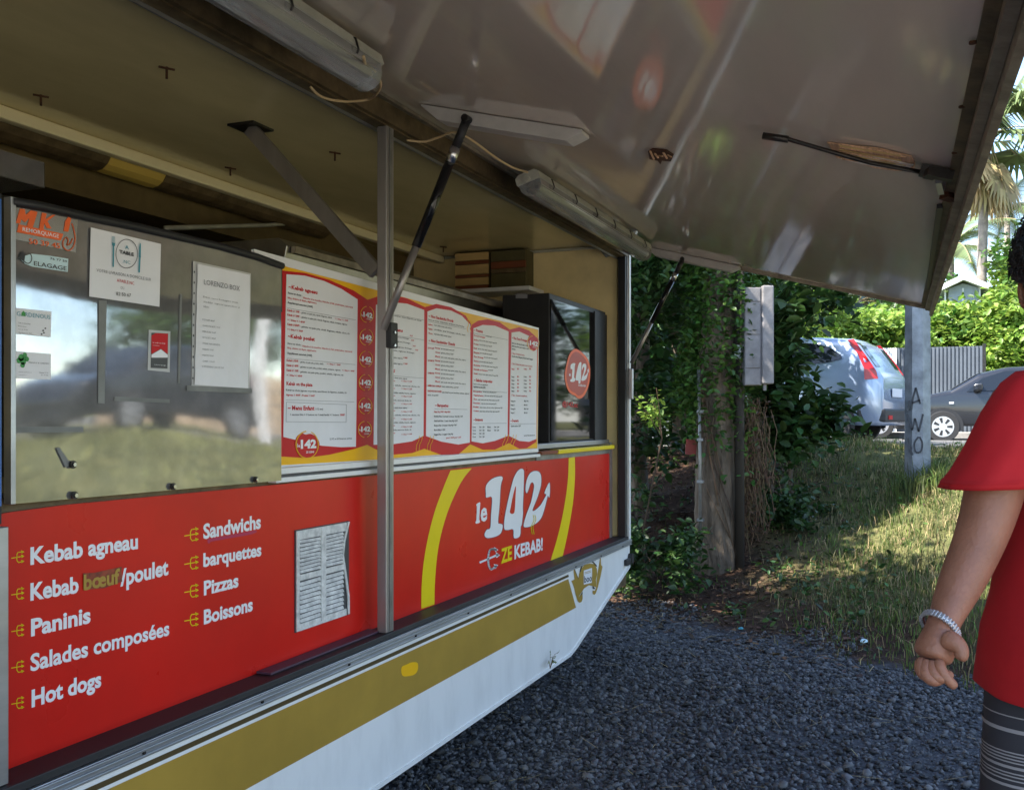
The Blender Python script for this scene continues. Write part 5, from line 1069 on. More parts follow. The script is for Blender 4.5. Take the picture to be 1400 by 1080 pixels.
# ================================================================== CARS
def car(name, label, pos, heading, Lc, Wc, prof, belt, windows, paint, wheels, wr, cat='car', lamp=None, bumper=None, extra=None):
    """pos = rear centre on the road, heading = angle of the nose from +Y towards +X"""
    fw = Vector((math.sin(heading), math.cos(heading), 0)); rt = Vector((math.cos(heading), -math.sin(heading), 0)); o = Vector(pos)
    t = thing(name, o, label, cat); W2 = Wc/2
    W = lambda x, y, z: o + fw*x + rt*y + Vector((0, 0, z))
    px_, pz_ = zip(*prof)
    zt = lambda x: float(np.interp(x, px_, pz_))
    hw = lambda x: W2*float(np.interp(x, [0, .05, .25, Lc - .5, Lc - .15, Lc], [.86, .93, 1, 1, .90, .72]))
    def sidey(x, z):
        z_ = zt(x); k = max(0, z_ - belt); w_ = hw(x); 
        return w_*float(np.interp(z, [.25, .42, .7, belt, belt + .75], [.93, .985, 1., .965, .74]))
    xs = sorted(set(list(px_) + [Lc*i/36 for i in range(37)])); rings = []
    for x in xs:
        z_ = zt(x); zs = [.31, .37, .5, .62] + [.62 + (max(z_, .66) - .62)*f for f in (.25, .5, .72, .88, .965)]; r_ = []
        for i, z in enumerate(zs): r_.append((sidey(x, z) - (.03 if i == len(zs)-1 else 0), z - (.0 if i < len(zs)-1 else 0)))
        top = r_[-1][0]; r_ += [(top*.86, max(z_, .66) - .006), (top*.45, max(z_, .66) + .012*(z_ > belt))]
        rings.append([W(x, -y, z) for y, z in r_] + [W(x, y, z) for y, z in r_[::-1]])
    MB().loft(rings, cap=True).build('body', paint, t, smooth=True)
    for sgn in (-1, 1):
        for wn in windows:
            MB().poly([W(x, sgn*(sidey(x, z) + .020), z) for x, z in (wn if sgn < 0 else wn[::-1])]).build('side_window', M['glass'], t)
        for wx in wheels:
            arc = [(wx + (wr + .065)*math.cos(a), wr + (wr + .065)*math.sin(a)) for a in [math.pi*k/14 for k in range(-1, 16)]]
            MB().poly([W(x, sgn*(W2 + .004), max(z, .22)) for x, z in arc]).build('wheel_arch', M['black'], t)
            c = W(wx, sgn*(W2 - .08), wr); ax = rt*sgn
            wo_ = MB().tube([c, c + ax*.10], [wr, wr], 28).build('wheel', M['tyre'], t, bevel=.012)
            rim = MB().tube([c + ax*.1005, c + ax*.104], [wr*.66, wr*.64], 24)
            rim.build('rim', M['darksteel'], wo_) if False else None
            MB().tube([c + ax*.101, c + ax*.103], wr*.66, 24).build('rim', M['rim'], wo_)
            mb = MB(); ns = 7
            for k in range(ns):
                a0 = 2*math.pi*(k + .5)/ns; u_, v_ = fw, Vector((0, 0, 1)); q = lambda r__, a_: c + ax*.1055 + u_*(r__*math.cos(a_)) + v_*(r__*math.sin(a_))
                mb.poly([q(wr*.25, a0 - .22), q(wr*.58, a0 - .17), q(wr*.58, a0 + .17), q(wr*.25, a0 + .22)])
            mb.build('rim_gaps', M['black'], wo_)
    # glass over the windscreen and tailgate
    def deck(x0, x1, k, nm, f=.80):
        xs_ = [x0 + (x1 - x0)*i/5 for i in range(6)]; l_ = [W(x, -sidey(x, zt(x))*k, zt(x) + .008) for x in xs_]; r2 = [W(x, sidey(x, zt(x))*k, zt(x) + .008) for x in xs_]
        MB().add(l_ + r2, [(i, i + 1, i + 7, i + 6) for i in range(5)]).build(nm, M['glass'], t)
    if extra: deck(*extra[0], .86, 'windscreen'); deck(*extra[1], .84, 'rear_window')
    if lamp:
        for sgn in (-1, 1): MB().prism([W(x, sgn*(sidey(x, z) + .004), z) for x, z in lamp], rt*sgn*.012).build('tail_lamp', mat('red lamp lens', (.40, .008, .008), .2, coat=.3), t)
    if bumper:
        MB().prism([W(-.03, -W2*.86, .36), W(-.03, W2*.86, .36), W(.35, W2 + .012, .36), W(.35, -W2 - .012, .36)], (0, 0, bumper - .36)).build('rear_bumper', M['black'], t, bevel=.03)
    MB().prism([W(Lc - .3, -W2*.85, .25), W(Lc - .3, W2*.85, .25), W(Lc + .02, W2*.66, .25), W(Lc + .02, -W2*.66, .25)], (0, 0, .2)).build('front_bumper', M['black'], t, bevel=.03)
    for sgn in (-1, 1):
        mx_ = extra[2] if extra else Lc*.68; MB().prism([W(mx_, sgn*W2*.96, belt + .02), W(mx_ + .16, sgn*W2*.96, belt + .0), W(mx_ + .12, sgn*(W2 + .16), belt + .02), W(mx_, sgn*(W2 + .18), belt + .03)], (0, 0, .14)).build('door_mirror', paint, t, bevel=.03)
        for dx in (extra[3] if extra else ()):
            MB().prism([W(dx, sgn*(sidey(dx, belt - .12) + .002), belt - .12), W(dx + .2, sgn*(sidey(dx, belt - .12) + .002), belt - .12), W(dx + .2, sgn*(sidey(dx, belt - .12) + .02), belt - .115), W(dx, sgn*(sidey(dx, belt - .12) + .02), belt - .115)], (0, 0, .03)).build('door_handle', paint, t)
            MB().bar(W(dx - .05, sgn*(sidey(dx, .45) + .001), .36), W(dx - .05, sgn*(sidey(dx, belt) + .003), belt - .02), .008, .006).build('door_seam', M['black'], t)
    return t, W, sidey
silver = mat('silver blue car paint', (.30, .37, .50), .25, metal=.5, coat=.5); darkp = mat('charcoal car paint', (.02, .022, .028), .22, metal=.3, coat=.5)
suvp = [(0, .70), (.02, 1.02), (.08, 1.12), (.36, 1.52), (.55, 1.625), (1.2, 1.675), (1.9, 1.68), (2.6, 1.62), (3.05, 1.34), (3.42, 1.09), (3.9, 1.02), (4.3, .90), (4.45, .75), (4.5, .60)]
suvw = [[(1.00, 1.555), (.78, 1.49), (.60, 1.37), (.58, 1.31), (.80, 1.26), (1.45, 1.23), (1.45, 1.575), (1.2, 1.57)], [(1.53, 1.23), (2.20, 1.21), (2.20, 1.58), (1.53, 1.58)], [(2.28, 1.21), (3.02, 1.18), (2.72, 1.46), (2.28, 1.57)]]
lampp = [(.52, 1.59), (.43, 1.60), (.22, 1.32), (.09, 1.12), (.06, 1.0), (.24, .99), (.25, 1.16), (.36, 1.38)]
ph = R(12); rt_ = Vector((math.cos(ph), -math.sin(ph), 0)); c = Vector((*XY(1206, 14.6), .945)) + rt_*.86
t, W_s, sy = car('parked_car', 'silver blue off-road estate with tall red tail lamps on the road', c, ph, 4.5, 1.82, suvp, 1.18, suvw, silver, (.78, 3.42), .345, lamp=lampp, bumper=.56, extra=((2.62, 3.38), (.12, .50), 2.95, (1.55, 2.3)))
MB().prism([W_s(-.012, -.30, .74), W_s(-.012, .30, .74), W_s(-.012, .30, .87), W_s(-.012, -.30, .87)], (0, -.006, 0)).build('number_plate', M['print_white'], t)
MB().prism([W_s(-.034, -.62, .40), W_s(-.034, -.40, .40), W_s(-.034, -.40, .46), W_s(-.034, -.62, .46)], (0, -.006, 0)).build('reflector', M['print_red'], t)
hp = [(0, .62), (.04, .98), (.12, 1.05), (.42, 1.34), (.62, 1.42), (1.3, 1.46), (2.0, 1.44), (2.5, 1.32), (3.0, 1.00), (3.5, .90), (3.8, .78), (3.92, .64), (3.98, .5)]
hw_ = [[(.80, 1.06), (1.45, 1.00), (1.5, 1.36), (1.0, 1.34)], [(1.55, 1.0), (2.72, .97), (2.45, 1.22), (2.05, 1.36), (1.57, 1.37)]]
nose = Vector((*XY(1225, 19.6), .905)); ph = R(-2); fw_ = Vector((math.sin(ph), math.cos(ph), 0)); rt_ = Vector((math.cos(ph), -math.sin(ph), 0)); c = nose - fw_*3.98 + rt_*.72
t2, W_h, _ = car('parked_car', 'charcoal small hatchback parked beyond the pole, nose to the left', c, ph, 3.98, 1.66, hp, .96, hw_, darkp, (.62, 3.14), .30, extra=((2.45, 2.98), (.14, .40), 2.45, (1.62,)))
MB().prism([W_h(2.95, -.845, .74), W_h(3.03, -.845, .74), W_h(3.03, -.845, .775), W_h(2.95, -.845, .775)], rt_*-.006).build('side_repeater', M['print_white'], t2)
c3 = Vector((*XY(1193, 20.6), .945)); c3 = c3 - fw_*.62 + rt_*.83
car('parked_car', 'dark car almost hidden behind the silver car, one alloy wheel showing', c3, ph, 3.7, 1.66, [(0, .60), (.03, .9), (.3, 1.3), (1.2, 1.42), (2.0, 1.4), (2.8, .98), (3.4, .85), (3.7, .5)], .94, [], darkp, (.50, 2.95), .30)
# dark off-road car seen mirrored in the steel panel
car('parked_car', 'dark off-road car on the lawn, seen mirrored in the steel panel', (15.4, -8.7, .955), R(-92), 4.5, 1.82, suvp, 1.18, suvw, darkp, (.78, 3.42), .345, lamp=lampp, bumper=.5, extra=((2.62, 3.38), (.12, .50), 2.95, (1.55, 2.3)))
# ------------------------------------------------------------------ things behind the camera that the steel and vinyl mirror
MB().box(14.5, 14.68, -7.3, -7.15, .9, 3.4).build('white_post', M['housewhite'], None, label='white post on the lawn, mirrored in the steel panel', category='post', bevel=.01)
tw = thing('tan_wall', (26, -13, .9), 'low tan wall beyond the lawn, mirrored in the steel panel', 'wall')
MB().box(17.5, 40, -14.2, -14.0, .9, 2.6).build('wall_face', M['tan'], tw)
for i in range(4): MB().box(17.5, 40, -14.0 + .001, -13.985, 1.2 + i*.34, 1.225 + i*.34).build('joint_line', M['concrete'], tw)
for (px_, py_, sz, lab) in ((24, -18, 2.6, 'green tree behind the tan wall, mirrored in the steel panel'), (33, -22, 3.5, 'large tree far behind the tan wall'), (12, -27, 3.0, 'tree across the lawn behind the camera'), (30, -9, 4.2, 'large tree across the road, outside the right edge'), (3, -24, 2.8, 'tree at the back of the lawn behind the camera'), (-8, -22, 3.2, 'tree at the left of the lawn behind the camera')):
    tree('garden_tree', lab, (px_, py_), sz, .16, [((px_, py_, sz + 1.6), (sz*.8, sz*.8, sz*.6), 1.)], 'leafmid', 3500, (.18, .34), nlimb=4, spread=.35)
x = RNG.uniform(2, 20, 26000); y = RNG.uniform(-16, -2.2, 26000); ok = (sdist(x, y) > 1.0); blades('lawn', x[ok], y[ok], RNG.uniform(.05, .12, ok.sum()), RNG.uniform(.012, .022, ok.sum()), mat('sunburnt lawn', (.34, .34, .11), .7, island=.4, var=.4, vscale=1.5, transl=.3), 1.0, label='sunny lawn behind the camera', category='lawn')

# ================================================================== ACROSS THE ROAD
fp = thing('corrugated_fence', (25.6, -1.5, 1.0), 'grey corrugated sheet fence under the green hedge across the road', 'fence')
a_, b_ = PXX(1262, 540, 25.5).y, PXX(1346, 540, 25.5).y
n = int((a_ - b_ + 8)/.085); pts = []
mb = MB(); top = PXX(1300, 474, 25.5).z
for i in range(n): y_ = a_ + 6 - i*.085; pts += [(25.5, y_), (25.5, y_ - .045), (25.535, y_ - .055), (25.535, y_ - .075)]
pts = [q for q in pts if q[1] > b_]
mb.add([(x, y, 1.0) for x, y in pts] + [(x, y, top) for x, y in pts] + [(x + .02, y, 1.0) for x, y in pts] + [(x + .02, y, top) for x, y in pts], [(i, i+1, i+1+len(pts), i+len(pts)) for i in range(len(pts)-1)] + [(i + 2*len(pts), i + 3*len(pts), i+1+3*len(pts), i+1+2*len(pts)) for i in range(len(pts)-1)])
mb.build('sheet', M['fencegrey'], fp); MB().box(25.49, 25.57, b_ - .03, b_ + .04, 1.0, top + .05).build('fence_post', M['darksteel'], fp)
MB().box(25.56, 25.62, b_, a_ + 6, 1.0, 1.25).build('fence_rail', M['fencegrey'], fp)
pal = thing('white_paling_fence', (25.3, 1.0, 1.0), 'short run of white palings between the silver car and the pole', 'fence')
for i in range(7): px = 1204 + i*3.4; y_ = PXX(px, 540, 25.3).y; MB().box(25.28, 25.30, y_ - .022, y_ + .022, 1.03, PXX(px, 476, 25.3).z).build('paling', M['housewhite'], pal)
MB().box(25.301, 25.33, PXX(1227, 540, 25.3).y, PXX(1202, 540, 25.3).y, 1.9, 1.98).build('paling_rail', M['housewhite'], pal)
def hedge(px, t_, py0, py1, rw, lab, m_, n, ls=(.12, .24), nm='hedge_shrub', group=None):
    c = XY(px, t_); z0, z1 = PT(px, py1, t_).z, PT(px, py0, t_).z; g = float(height(*c)); rz = (z1 - z0)/2; t = thing(nm, (c[0], c[1], g), lab, 'shrub', group)
    mb = MB(); limb(mb, (c[0], c[1], g), (c[0], c[1], z0 + rz), .08, .04); mb.build('stem', M['bark'], t, smooth=True)
    P = clumpy((c[0], c[1], (z0 + z1)/2), (1.0, rw, rz), n, max(30, n//70), .22, .5); leafmesh('foliage', P, RNG.uniform(*ls, n), M[m_], t)
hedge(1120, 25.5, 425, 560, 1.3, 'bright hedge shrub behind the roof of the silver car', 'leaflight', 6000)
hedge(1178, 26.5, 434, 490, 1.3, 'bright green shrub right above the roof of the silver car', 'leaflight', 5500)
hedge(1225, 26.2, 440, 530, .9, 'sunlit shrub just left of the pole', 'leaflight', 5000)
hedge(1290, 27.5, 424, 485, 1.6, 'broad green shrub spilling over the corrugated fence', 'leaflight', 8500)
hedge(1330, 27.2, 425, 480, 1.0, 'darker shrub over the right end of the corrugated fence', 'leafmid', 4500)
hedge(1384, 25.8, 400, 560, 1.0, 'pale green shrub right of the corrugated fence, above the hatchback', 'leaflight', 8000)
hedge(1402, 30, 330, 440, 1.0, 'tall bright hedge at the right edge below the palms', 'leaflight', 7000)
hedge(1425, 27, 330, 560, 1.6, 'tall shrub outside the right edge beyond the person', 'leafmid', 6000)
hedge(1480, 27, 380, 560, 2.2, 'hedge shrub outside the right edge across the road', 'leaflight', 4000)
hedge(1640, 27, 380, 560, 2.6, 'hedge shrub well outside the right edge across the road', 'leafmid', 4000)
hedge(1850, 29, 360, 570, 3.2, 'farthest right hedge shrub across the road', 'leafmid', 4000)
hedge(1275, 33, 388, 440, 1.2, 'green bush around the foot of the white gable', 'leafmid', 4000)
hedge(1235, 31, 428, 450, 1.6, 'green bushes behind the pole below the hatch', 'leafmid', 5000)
# white gabled house and flat house up the slope
hc = PT(1316, 400, 28.6); hs = thing('gabled_house', (hc.x + 1.5, hc.y, .95), 'small grey house with a white gable roof among the green shrubs', 'house')
X0 = hc.x; g0, g1 = PXX(1297, 400, X0).y, PXX(1337, 400, X0).y; ze = PXX(1316, 394, X0).z; zp = PXX(1316, 384.5, X0).z; ymid = (g0 + g1)/2
MB().prism([(X0, g0, .95), (X0, g0, ze), (X0, ymid, zp - .06), (X0, g1, ze), (X0, g1, .95)], (4, 0, 0)).build('wall', M['housegrey'], hs)
for yy_ in (ymid - .02, ymid + .45, ymid - .45): MB().box(X0 - .02, X0 - .002, yy_, yy_ + .05, .95, ze + .0).build('cover_strip', M['housewhite'], hs)
for (ya, za, yb_, zb_) in ((g0 + .3, ze - .12, ymid, zp), (ymid, zp, g1 - .3, ze - .12)):
    MB().prism([(X0 - .35, ya, za), (X0 - .35, yb_, zb_), (X0 - .35, yb_, zb_ + .16), (X0 - .35, ya, za + .16)], (4.6, 0, 0)).build('roof', M['housewhite'], hs)
hc = PT(1185, 408, 36); fh = thing('white_house', (hc.x + 2, hc.y, .95), 'white house with a long glazed window seen under the hatch edge', 'house'); X0 = hc.x
ya, yb_ = PXX(1120, 400, X0).y, PXX(1222, 400, X0).y; zt_ = PXX(1180, 391, X0).z
MB().box(X0, X0 + 5, yb_, ya, .95, zt_).build('wall', M['housewhite'], fh); MB().box(X0 - .9, X0 + 5.5, yb_ - .6, ya + .6, zt_ + .002, zt_ + .22).build('roof', M['housewhite'], fh)
wa, wb = PXX(1160, 410, X0).y, PXX(1195, 410, X0).y; wz0, wz1 = PXX(1180, 417, X0).z, PXX(1180, 403, X0).z
wn = MB().box(X0 - .03, X0 - .004, wb, wa, wz0, wz1).build('window', M['alu_grey'], fh)
for i in range(3): MB().box(X0 - .045, X0 - .032, wb + (wa-wb)*(i+.04)/3, wb + (wa-wb)*(i+.96)/3, wz0 + .04, wz1 - .04).build('pane', mat('window glass sky', (.25, .35, .42), .08, spec=.9), wn)
MB().box(X0 - .6, X0 - .002, yb_, ya, wz0 - .35, wz0 - .2).build('ledge', M['concrete'], fh)
# ------------------------------------------------------------------ palms
def fan_palm(base, h, rc, label, nl=26):
    b = Vector(base); t = thing('fan_palm', b, label, 'palm tree', None); mb = MB(); n = 30
    rings = [(b + Vector((.10*math.sin(i*.2), .06*math.sin(i*.13), h*i/n)), .155 - .035*i/n + .012*(i % 2)) for i in range(n + 1)]; mb.tube([q for q, _ in rings], [r_ for _, r_ in rings], 12); mb.build('trunk', M['barkpale'], t, smooth=True)
    top = rings[-1][0]; G, D, S = [], [], MB()
    for i in range(nl + 16):
        dead = i >= nl; az = random.uniform(0, 2*math.pi); el = random.uniform(-.2, 1.25) if not dead else random.uniform(-1.45, -.75)
        d = Vector((math.cos(az)*math.cos(el), math.sin(az)*math.cos(el), math.sin(el))); L_ = rc*(.55 if not dead else .45)*random.uniform(.85, 1.15); hub = top + d*L_ + Vector((0, 0, -.15*L_)); S.tube([top, top + d*L_*.55, hub], .018, 4)
        sd_ = d.cross(Vector((0, 0, 1))).normalized(); up2 = sd_.cross(d)
        for k in range(22):
            a = -1.9 + 3.8*k/21; fl_ = L_*(1.0 - .18*abs(a)/1.9)*(1 if not dead else .8); e1 = (d*math.cos(a) + sd_*math.sin(a)); mid = hub + e1*fl_*.55; tip = hub + e1*fl_*.95 - Vector((0, 0, .42*fl_*random.uniform(.7, 1.2))); wv = e1.cross(up2).normalized()*.045*rc/1.6
            (D if dead else G).append([hub - wv*.3, hub + wv*.3, mid + wv, mid - wv]); (D if dead else G).append([mid - wv, mid + wv, tip + wv*.1, tip - wv*.1])
    for Q, m_, nm in ((G, 'leafpalm', 'fronds'), (D, 'leafdry', 'dead_fronds')): npmesh(nm, np.array(Q).reshape(-1, 3), np.arange(len(Q)*4).reshape(-1, 4), M[m_], t, kind='stuff')
    S.build('stalks', M['straw'], t)['kind'] = 'stuff'; return t
def feather_palm(base, h, rc, label, nf=17, lean=0.):
    b = Vector(base); t = thing('feather_palm', b, label, 'palm tree', None); mb = MB(); mb.tube([b + Vector((lean*(i/8)**2, lean*.5*(i/8)**2, h*i/8)) for i in range(9)], [.17 - .05*i/8 for i in range(9)], 9); mb.build('trunk', M['barkpale'], t, smooth=True); top = b + Vector((lean, lean*.5, h)); G = []; S = MB()
    for i in range(nf):
        az = 2*math.pi*i/nf*2.4 + random.uniform(-.2, .2); el = random.uniform(-.1, 1.2); d = Vector((math.cos(az), math.sin(az), 0)); pts = []; v = Vector((d.x*math.cos(el), d.y*math.cos(el), math.sin(el))); q = top.copy()
        for k in range(13): pts.append(q.copy()); q += v*rc/12; v.z -= .11; v.normalize()
        S.tube(pts, .015, 4)
        for k in range(1, 13):
            sd_ = (pts[k] - pts[k-1]).normalized().cross(Vector((0, 0, 1))).normalized()
            for j in range(4):
                p = pts[k-1].lerp(pts[k], j/4)
                for sg in (-1, 1):
                    ll = rc*.27*math.sin(math.pi*min(.97, (k + 1)/14)); tip = p + sd_*sg*ll*.8 + (pts[k] - pts[k-1]).normalized()*ll*.5 - Vector((0, 0, ll*.45)); wv = (pts[k] - pts[k-1]).normalized()*.03
                    G.append([p - wv, p + wv, tip + wv*.2, tip - wv*.2])
    npmesh('fronds', np.array(G).reshape(-1, 3), np.arange(len(G)*4).reshape(-1, 4), M['leafpalm'], t, kind='stuff'); S.build('frond_ribs', M['straw'], t)['kind'] = 'stuff'; return t
q = PT(1345, 420, 30); fan_palm((q.x, q.y, .93), PT(1352, 185, 30).z - .93, 2.6, 'tall fan palm with a ringed trunk and drooping dead fronds beyond the hatch edge')
q = PT(1377, 300, 44); feather_palm((q.x, q.y, .93), PT(1377, 285, 44).z - .93, 3.0, 'feathery palm at the right edge, behind the tall fan palm')
q = PT(1300, 340, 37); feather_palm((q.x, q.y, .93), PT(1312, 338, 37).z - .93, 2.6, 'pale feathery palm just left of the tall fan palm trunk')
q = PT(1172, 395, 34); fan_palm((q.x, q.y, .93), PT(1172, 412, 34).z - .93, 1.5, 'short fan palm in front of the white house', 12)
q = PT(1127, 400, 33); feather_palm((q.x, q.y, .93), PT(1115, 375, 33).z - .93, 2.4, 'feathery palm behind the broad leaved shrub')

# ================================================================== PERSON
pc = XY(1525, 1.62); gz = 0.
face = (rv*.80 + fwd*.60).normalized(); lft_ = Vector((-face.y, face.x, 0)); upv = Vector((0, 0, 1))
per = thing('person', (pc[0], pc[1], 0), 'person in a red short sleeved shirt and striped dark shorts wearing a silver bracelet', 'person'); C0 = Vector((pc[0], pc[1], 0))
def skin_obj(name, joints, edges, m, parent, sub=2, root=0):
    me = bpy.data.meshes.new(name); o = bpy.data.objects.new(name, me); sc.collection.objects.link(o); g = ORG[parent]; o.parent = parent; ORG[o] = g
    me.from_pydata([tuple(Vector(j[0]) - g) for j in joints], [], []) ; me.edges.add(len(edges)); me.edges.foreach_set('vertices', [i for e in edges for i in e]); me.update()
    md = o.modifiers.new('skin', 'SKIN')
    if not me.skin_vertices: 
        bm_ = bmesh.new(); bm_.from_mesh(me); bm_.verts.layers.skin.verify(); bm_.to_mesh(me); bm_.free()
    for i, j in enumerate(joints):
        r_ = j[1]; me.skin_vertices[0].data[i].radius = (r_, r_) if isinstance(r_, (int, float)) else r_; me.skin_vertices[0].data[i].use_root = (i == root)
    md.use_smooth_shade = True; s_ = o.modifiers.new('sub', 'SUBSURF'); s_.levels = s_.render_levels = sub; me.materials.append(m); return o
B = lambda f, s_, z: C0 + face*f + lft_*s_ + upv*z       # forward, left, up
sh = PT(1392, 548, 1.60)                       # shoulder nearest the camera (his left)
arm = [(PT(1425, 552, 1.62), .07), (sh, .056), (PT(1370, 625, 1.60), .050), (PT(1353, 700, 1.59), .0450), (PT(1336, 748, 1.575), .0395), (PT(1317, 790, 1.555), .0365), (PT(1301, 825, 1.53), .0300), (PT(1288, 856, 1.505), .0225), (PT(1283, 876, 1.495), .029), (PT(1276, 893, 1.49), .031), (PT(1272, 904, 1.487), .026)]
other = [B(.0, -.19, 1.37), B(.04, -.24, 1.14), B(.14, -.24, .92), B(.16, -.23, .86)]
J = [(B(0, 0, .90), (.13, .11)), (B(0, 0, 1.05), (.12, .10)), (B(0, 0, 1.22), (.13, .11)), (B(0, 0, 1.36), (.10, .09)), (B(.01, 0, 1.44), .055), (B(.025, 0, 1.50), .055)]
E = [(0,1),(1,2),(2,3),(3,4),(4,5)]
k = len(J); J += [(p, r_) for p, r_ in arm]; E += [(3, k)] + [(k+i, k+i+1) for i in range(len(arm)-1)]
k = len(J); J += list(zip(other, (.055, .043, .03, .035))); E += [(3, k)] + [(k+i, k+i+1) for i in range(3)]
for sg, st in ((1, -.16), (-1, .18)):
    k = len(J); J += [(B(0, sg*.09, .82), .085), (B(st*.6 + .03, sg*.10, .48), .058), (B(st*1.0 - .02, sg*.10, .26), .05), (B(st*1.2 - .04, sg*.10, .09), .036), (B(st*1.2 + .12, sg*.11, .045), .035)]; E += [(0, k)] + [(k+i, k+i+1) for i in range(4)]
skin_obj('body', J, E, M['skin'], per)
# fingers of the loosely closed hand, and the thumb
fing = [[(1262,899,1.487,.0105),(1256,912,1.475,.0098),(1262,925,1.465,.009),(1275,927,1.465,.0085),(1280,919,1.472,.008)],
        [(1268,903,1.480,.0108),(1263,918,1.466,.010),(1271,932,1.456,.0092),(1285,932,1.457,.0086),(1288,922,1.465,.008)],
        [(1276,904,1.474,.0105),(1274,920,1.460,.0098),(1284,930,1.452,.009),(1297,926,1.455,.0084),(1298,917,1.463,.0078)],
        [(1283,900,1.468,.0098),(1285,915,1.456,.0090),(1294,927,1.45,.0084),(1302,935,1.45,.0076),(1307,940,1.45,.0068)]]
for f_ in fing: skin_obj('finger', [(PT(a, b, c), r_) for a, b, c, r_ in f_], [(i, i+1) for i in range(4)], M['skin'], per)
skin_obj('thumb', [(PT(a, b, c), r_) for a, b, c, r_ in [(1288,872,1.478,.017),(1302,876,1.466,.0165),(1313,884,1.456,.0135),(1316,895,1.452,.0115),(1310,903,1.452,.0098)]], [(i, i+1) for i in range(4)], M['skin'], per)
# head, ear, hair
hcn = PT(1474, 372, 1.62); 
def blob(name, c, r3, m, parent, n=24, mmod=None):
    mb = MB(); vv = []; ff = []
    for j in range(n + 1):
        th = math.pi*j/n
        for i in range(2*n):
            ph_ = math.pi*i/n; d = Vector((math.sin(th)*math.cos(ph_), math.sin(th)*math.sin(ph_), math.cos(th))); q = Vector((d.x*r3[0], d.y*r3[1], d.z*r3[2]))
            if mmod: q = mmod(q, d)
            vv.append(c + face*q.x + lft_*q.y + upv*q.z)
    for j in range(n):
        for i in range(2*n): ff.append((j*2*n + i, (j+1)*2*n + i, (j+1)*2*n + (i+1) % (2*n), j*2*n + (i+1) % (2*n)))
    return mb.add(vv, ff).build(name, m, parent, smooth=True)
def hm(q, d):
    if d.z < 0: q.x *= 1 - .12*(-d.z); q.y *= 1 + .30*d.z
    if d.x > .93 and -.35 < d.z < .1: q.x += .018*(1 - abs(d.y)*3)
    return q
head = blob('head', hcn, (.098, .078, .118), M['skin'], per, mmod=hm)
blob('hair', hcn + upv*.012 - face*.012, (.104, .088, .118), M['hair'], per, 36, mmod=lambda q, d: q*(1 + .05*math.sin(d.x*23 + d.z*11)*math.sin(d.y*27) if d.z > -.25 and d.x < .55 else .86))
for sg in (1, -1):
    blob('ear', hcn + lft_*sg*.083 - upv*.022 - face*.004, (.020, .009, .032), M['skin'], per, 10)
    blob('eye', hcn + face*.088 + lft_*sg*.032, (.008, .012, .009), M['print_dark'], per, 8)
blob('mouth', hcn + face*.092 - upv*.062, (.006, .024, .006), mat('lips', (.35, .10, .08), .5), per, 8)
# shirt: torso shell, collar and two sleeves, each open at its hem
def ring(c, u, v, ru, rv_, n=40, f=None):
    o = []
    for k in range(n):
        a = 2*math.pi*k/n; s_ = 1 + (f(a) if f else 0); o.append(Vector(c) + u*math.cos(a)*ru*s_ + v*math.sin(a)*rv_*s_)
    return o
zs = [.892, .900, 1.0, 1.06, 1.13, 1.20, 1.27, 1.33, 1.38, 1.415, 1.44, 1.452]
ru = [.160, .172, .164, .142, .120, .115, .134, .133, .122, .100, .076, .066]; rl_ = [.205, .222, .210, .190, .172, .168, .196, .200, .186, .140, .088, .070]
MB().loft([ring(B(-.005 + .01*math.sin(i), 0, z), face, lft_, a, b, 64, lambda t_, i=i, z=z: .022*math.sin(5*t_ + z*9) * min(1, (1.42 - z)*4) * min(1, .3 + (z - .89)*5) + .010*math.sin(11*t_ - z*23)) for i, (z, a, b) in enumerate(zip(zs, ru, rl_))]).build('shirt', M['shirt'], per, smooth=True)
def sleeve(pts, rr, nm='sleeve'):
    rings = []
    for i, (p, r_) in enumerate(zip(pts, rr)):
        d = (pts[min(i+1, len(pts)-1)] - pts[max(i-1, 0)]).normalized(); u = d.cross(fwd).normalized(); v = d.cross(u); rings.append(ring(p, u, v, r_, r_*.93, 48, lambda t_, i=i: .03*math.sin(3*t_ + i*.7) + .012*math.sin(8*t_ + i)))
    return MB().loft(rings).build(nm, M['shirt'], per, smooth=True)
srings = []
for i, (py_, L_, R_, dp) in enumerate(((500, 1392, 1500, .050), (515, 1372, 1500, .058), (555, 1346, 1490, .068), (600, 1325, 1465, .073), (635, 1306, 1440, .076), (655, 1293, 1424, .078), (663, 1289, 1420, .079), (661, 1296, 1412, .070))):
    c_ = PT((L_ + R_)/2, py_ + 2, 1.60); srings.append(ring(c_, (rv + upv*(.10 - .05*(i > 4))).normalized(), fwd, (R_ - L_)/2/FPX*1.6, dp, 56, lambda t_, i=i: (.020*i/6)*math.sin(5*t_ + 1.2) + .014*math.sin(9*t_ + i*.5)))
MB().loft(srings).build('sleeve', M['shirt'], per, smooth=True)
MB().loft([[p*1.0 + (p - srings[5][0].lerp(srings[5][28], .5)).normalized()*.0012 for p in srings[5]], [p + (p - srings[4][0].lerp(srings[4][28], .5)).normalized()*.0012 for p in [srings[5][k].lerp(srings[4][k], .28) for k in range(56)]]]).build('sleeve_hem', mat('red hem stitching', (.44, .006, .01), .9), per)
q0 = other; sleeve([B(0, -.10, 1.41), B(0, -.17, 1.37), B(.02, -.22, 1.28), B(.035, -.245, 1.19)], [.06, .072, .07, .07])
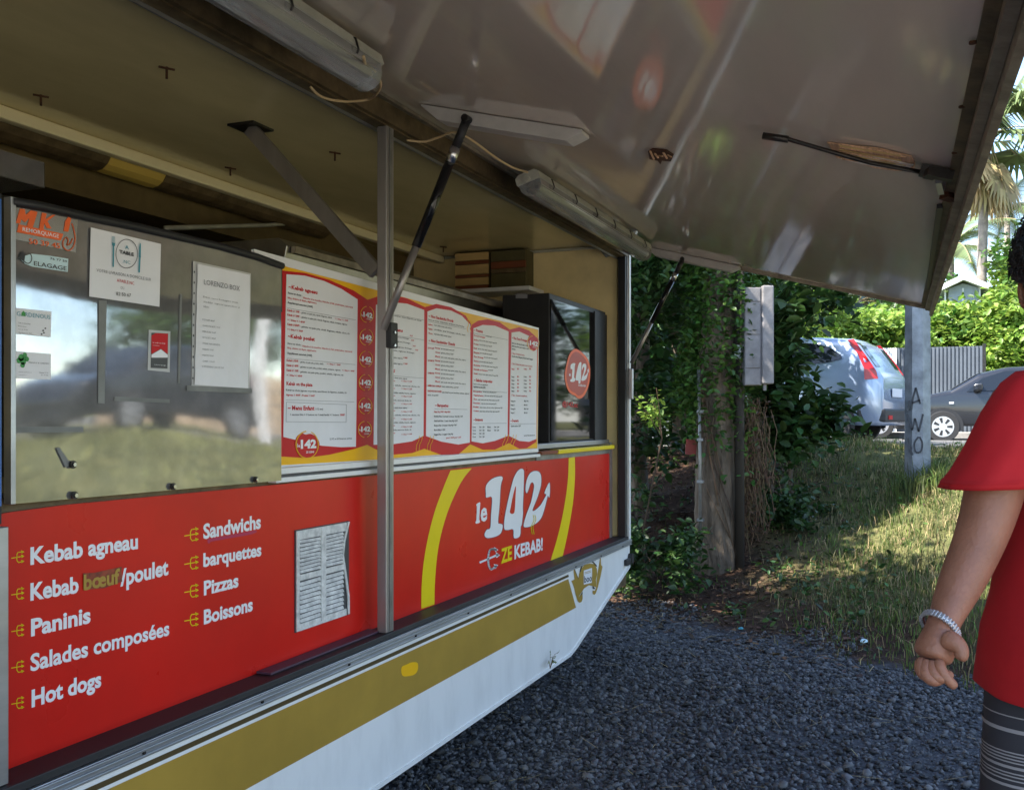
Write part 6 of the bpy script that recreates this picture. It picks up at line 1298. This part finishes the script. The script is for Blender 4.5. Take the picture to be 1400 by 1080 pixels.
# shorts with pale woven stripes
zz_ = [.50, .505, .60, .70, .80, .90, .93]
for sg, st in ((1, -.10), (-1, .11)):
    MB().loft([ring(B(st*(.9 - z)*1.6, sg*(.088 + .03*(.9 - z)), z), face, lft_, a, b, 40, lambda t_, z=z: .025*math.sin(4*t_ + z*12)) for z, a, b in zip(zz_, (.100, .112, .112, .116, .128, .135, .13), (.088, .100, .100, .102, .104, .106, .10))]).build('shorts', M['shorts'], per, smooth=True)
for z, w_ in ((.868, .0010), (.846, .0030), (.812, .0011), (.807, .0011), (.802, .0011), (.797, .0011), (.789, .0022), (.780, .0011), (.775, .0011), (.769, .0011), (.760, .0022)):
    for sg, st in ((1, -.10), (-1, .11)):
        f_ = lambda zq: ring(B(st*(.9 - zq)*1.6, sg*(.088 + .03*(.9 - zq)), zq), face, lft_, .002 + float(np.interp(zq, zz_, (.100, .112, .112, .116, .128, .135, .13))), .002 + float(np.interp(zq, zz_, (.088, .100, .100, .102, .104, .106, .10))), 40, lambda t_: .025*math.sin(4*t_ + zq*12))
        MB().loft([f_(z - w_), f_(z + w_)]).build('shorts_stripe', M['stripe'], per, smooth=True)
for sg, st in ((1, -.16), (-1, .18)): MB().prism([B(st*1.2 - .11, sg*.10 - .045, 0), B(st*1.2 + .17, sg*.11 - .045, 0), B(st*1.2 + .17, sg*.11 + .045, 0), B(st*1.2 - .11, sg*.10 + .045, 0)], (0, 0, .03)).build('sandal', M['black'], per, bevel=.01)
# bracelet of small silver links
wc = PT(1285, 857, 1.506); ad = (PT(1303, 825, 1.53) - PT(1283, 876, 1.495)).normalized(); tl = (ad + rv*.28).normalized(); u = tl.cross(fwd).normalized(); v = tl.cross(u)
br = MB().tube([wc + u*.0285*math.cos(a) + v*.027*math.sin(a) for a in [2*math.pi*k/40 for k in range(41)]], .0026, 8).build('bracelet', M['chrome'], per, smooth=True)
for kk in range(34):
    a = 2*math.pi*kk/34; c = wc + u*.0295*math.cos(a) + v*.028*math.sin(a); MB().bar(c - tl*.0055, c + tl*.0055, .0042, .0038).build('bracelet_link', M['rim'], br, bevel=.0008)

# tight curls standing off the hair shell
cur = MB()
for i in range(900):
    th = math.acos(random.uniform(-.15, 1)); ph_ = random.uniform(.25*math.pi, 1.75*math.pi); d = face*(math.sin(th)*math.cos(ph_)) + lft_*(math.sin(th)*math.sin(ph_)) + upv*math.cos(th)
    c = hcn + upv*.012 - face*.012 + Vector((face*d.dot(face)*.104)) + lft_*d.dot(lft_)*.088 + upv*d.z*.118; a = d.orthogonal().normalized(); b_ = d.cross(a); r_ = random.uniform(.004, .008); p0 = random.uniform(0, 6.28)
    cur.tube([c + (a*math.cos(p0 + k*.9) + b_*math.sin(p0 + k*.9))*r_ + d*(k*.0018 - .003) for k in range(6)], .0009, 3, cap=False)
cur.build('hair_curls', M['hair'], per)['kind'] = 'stuff'
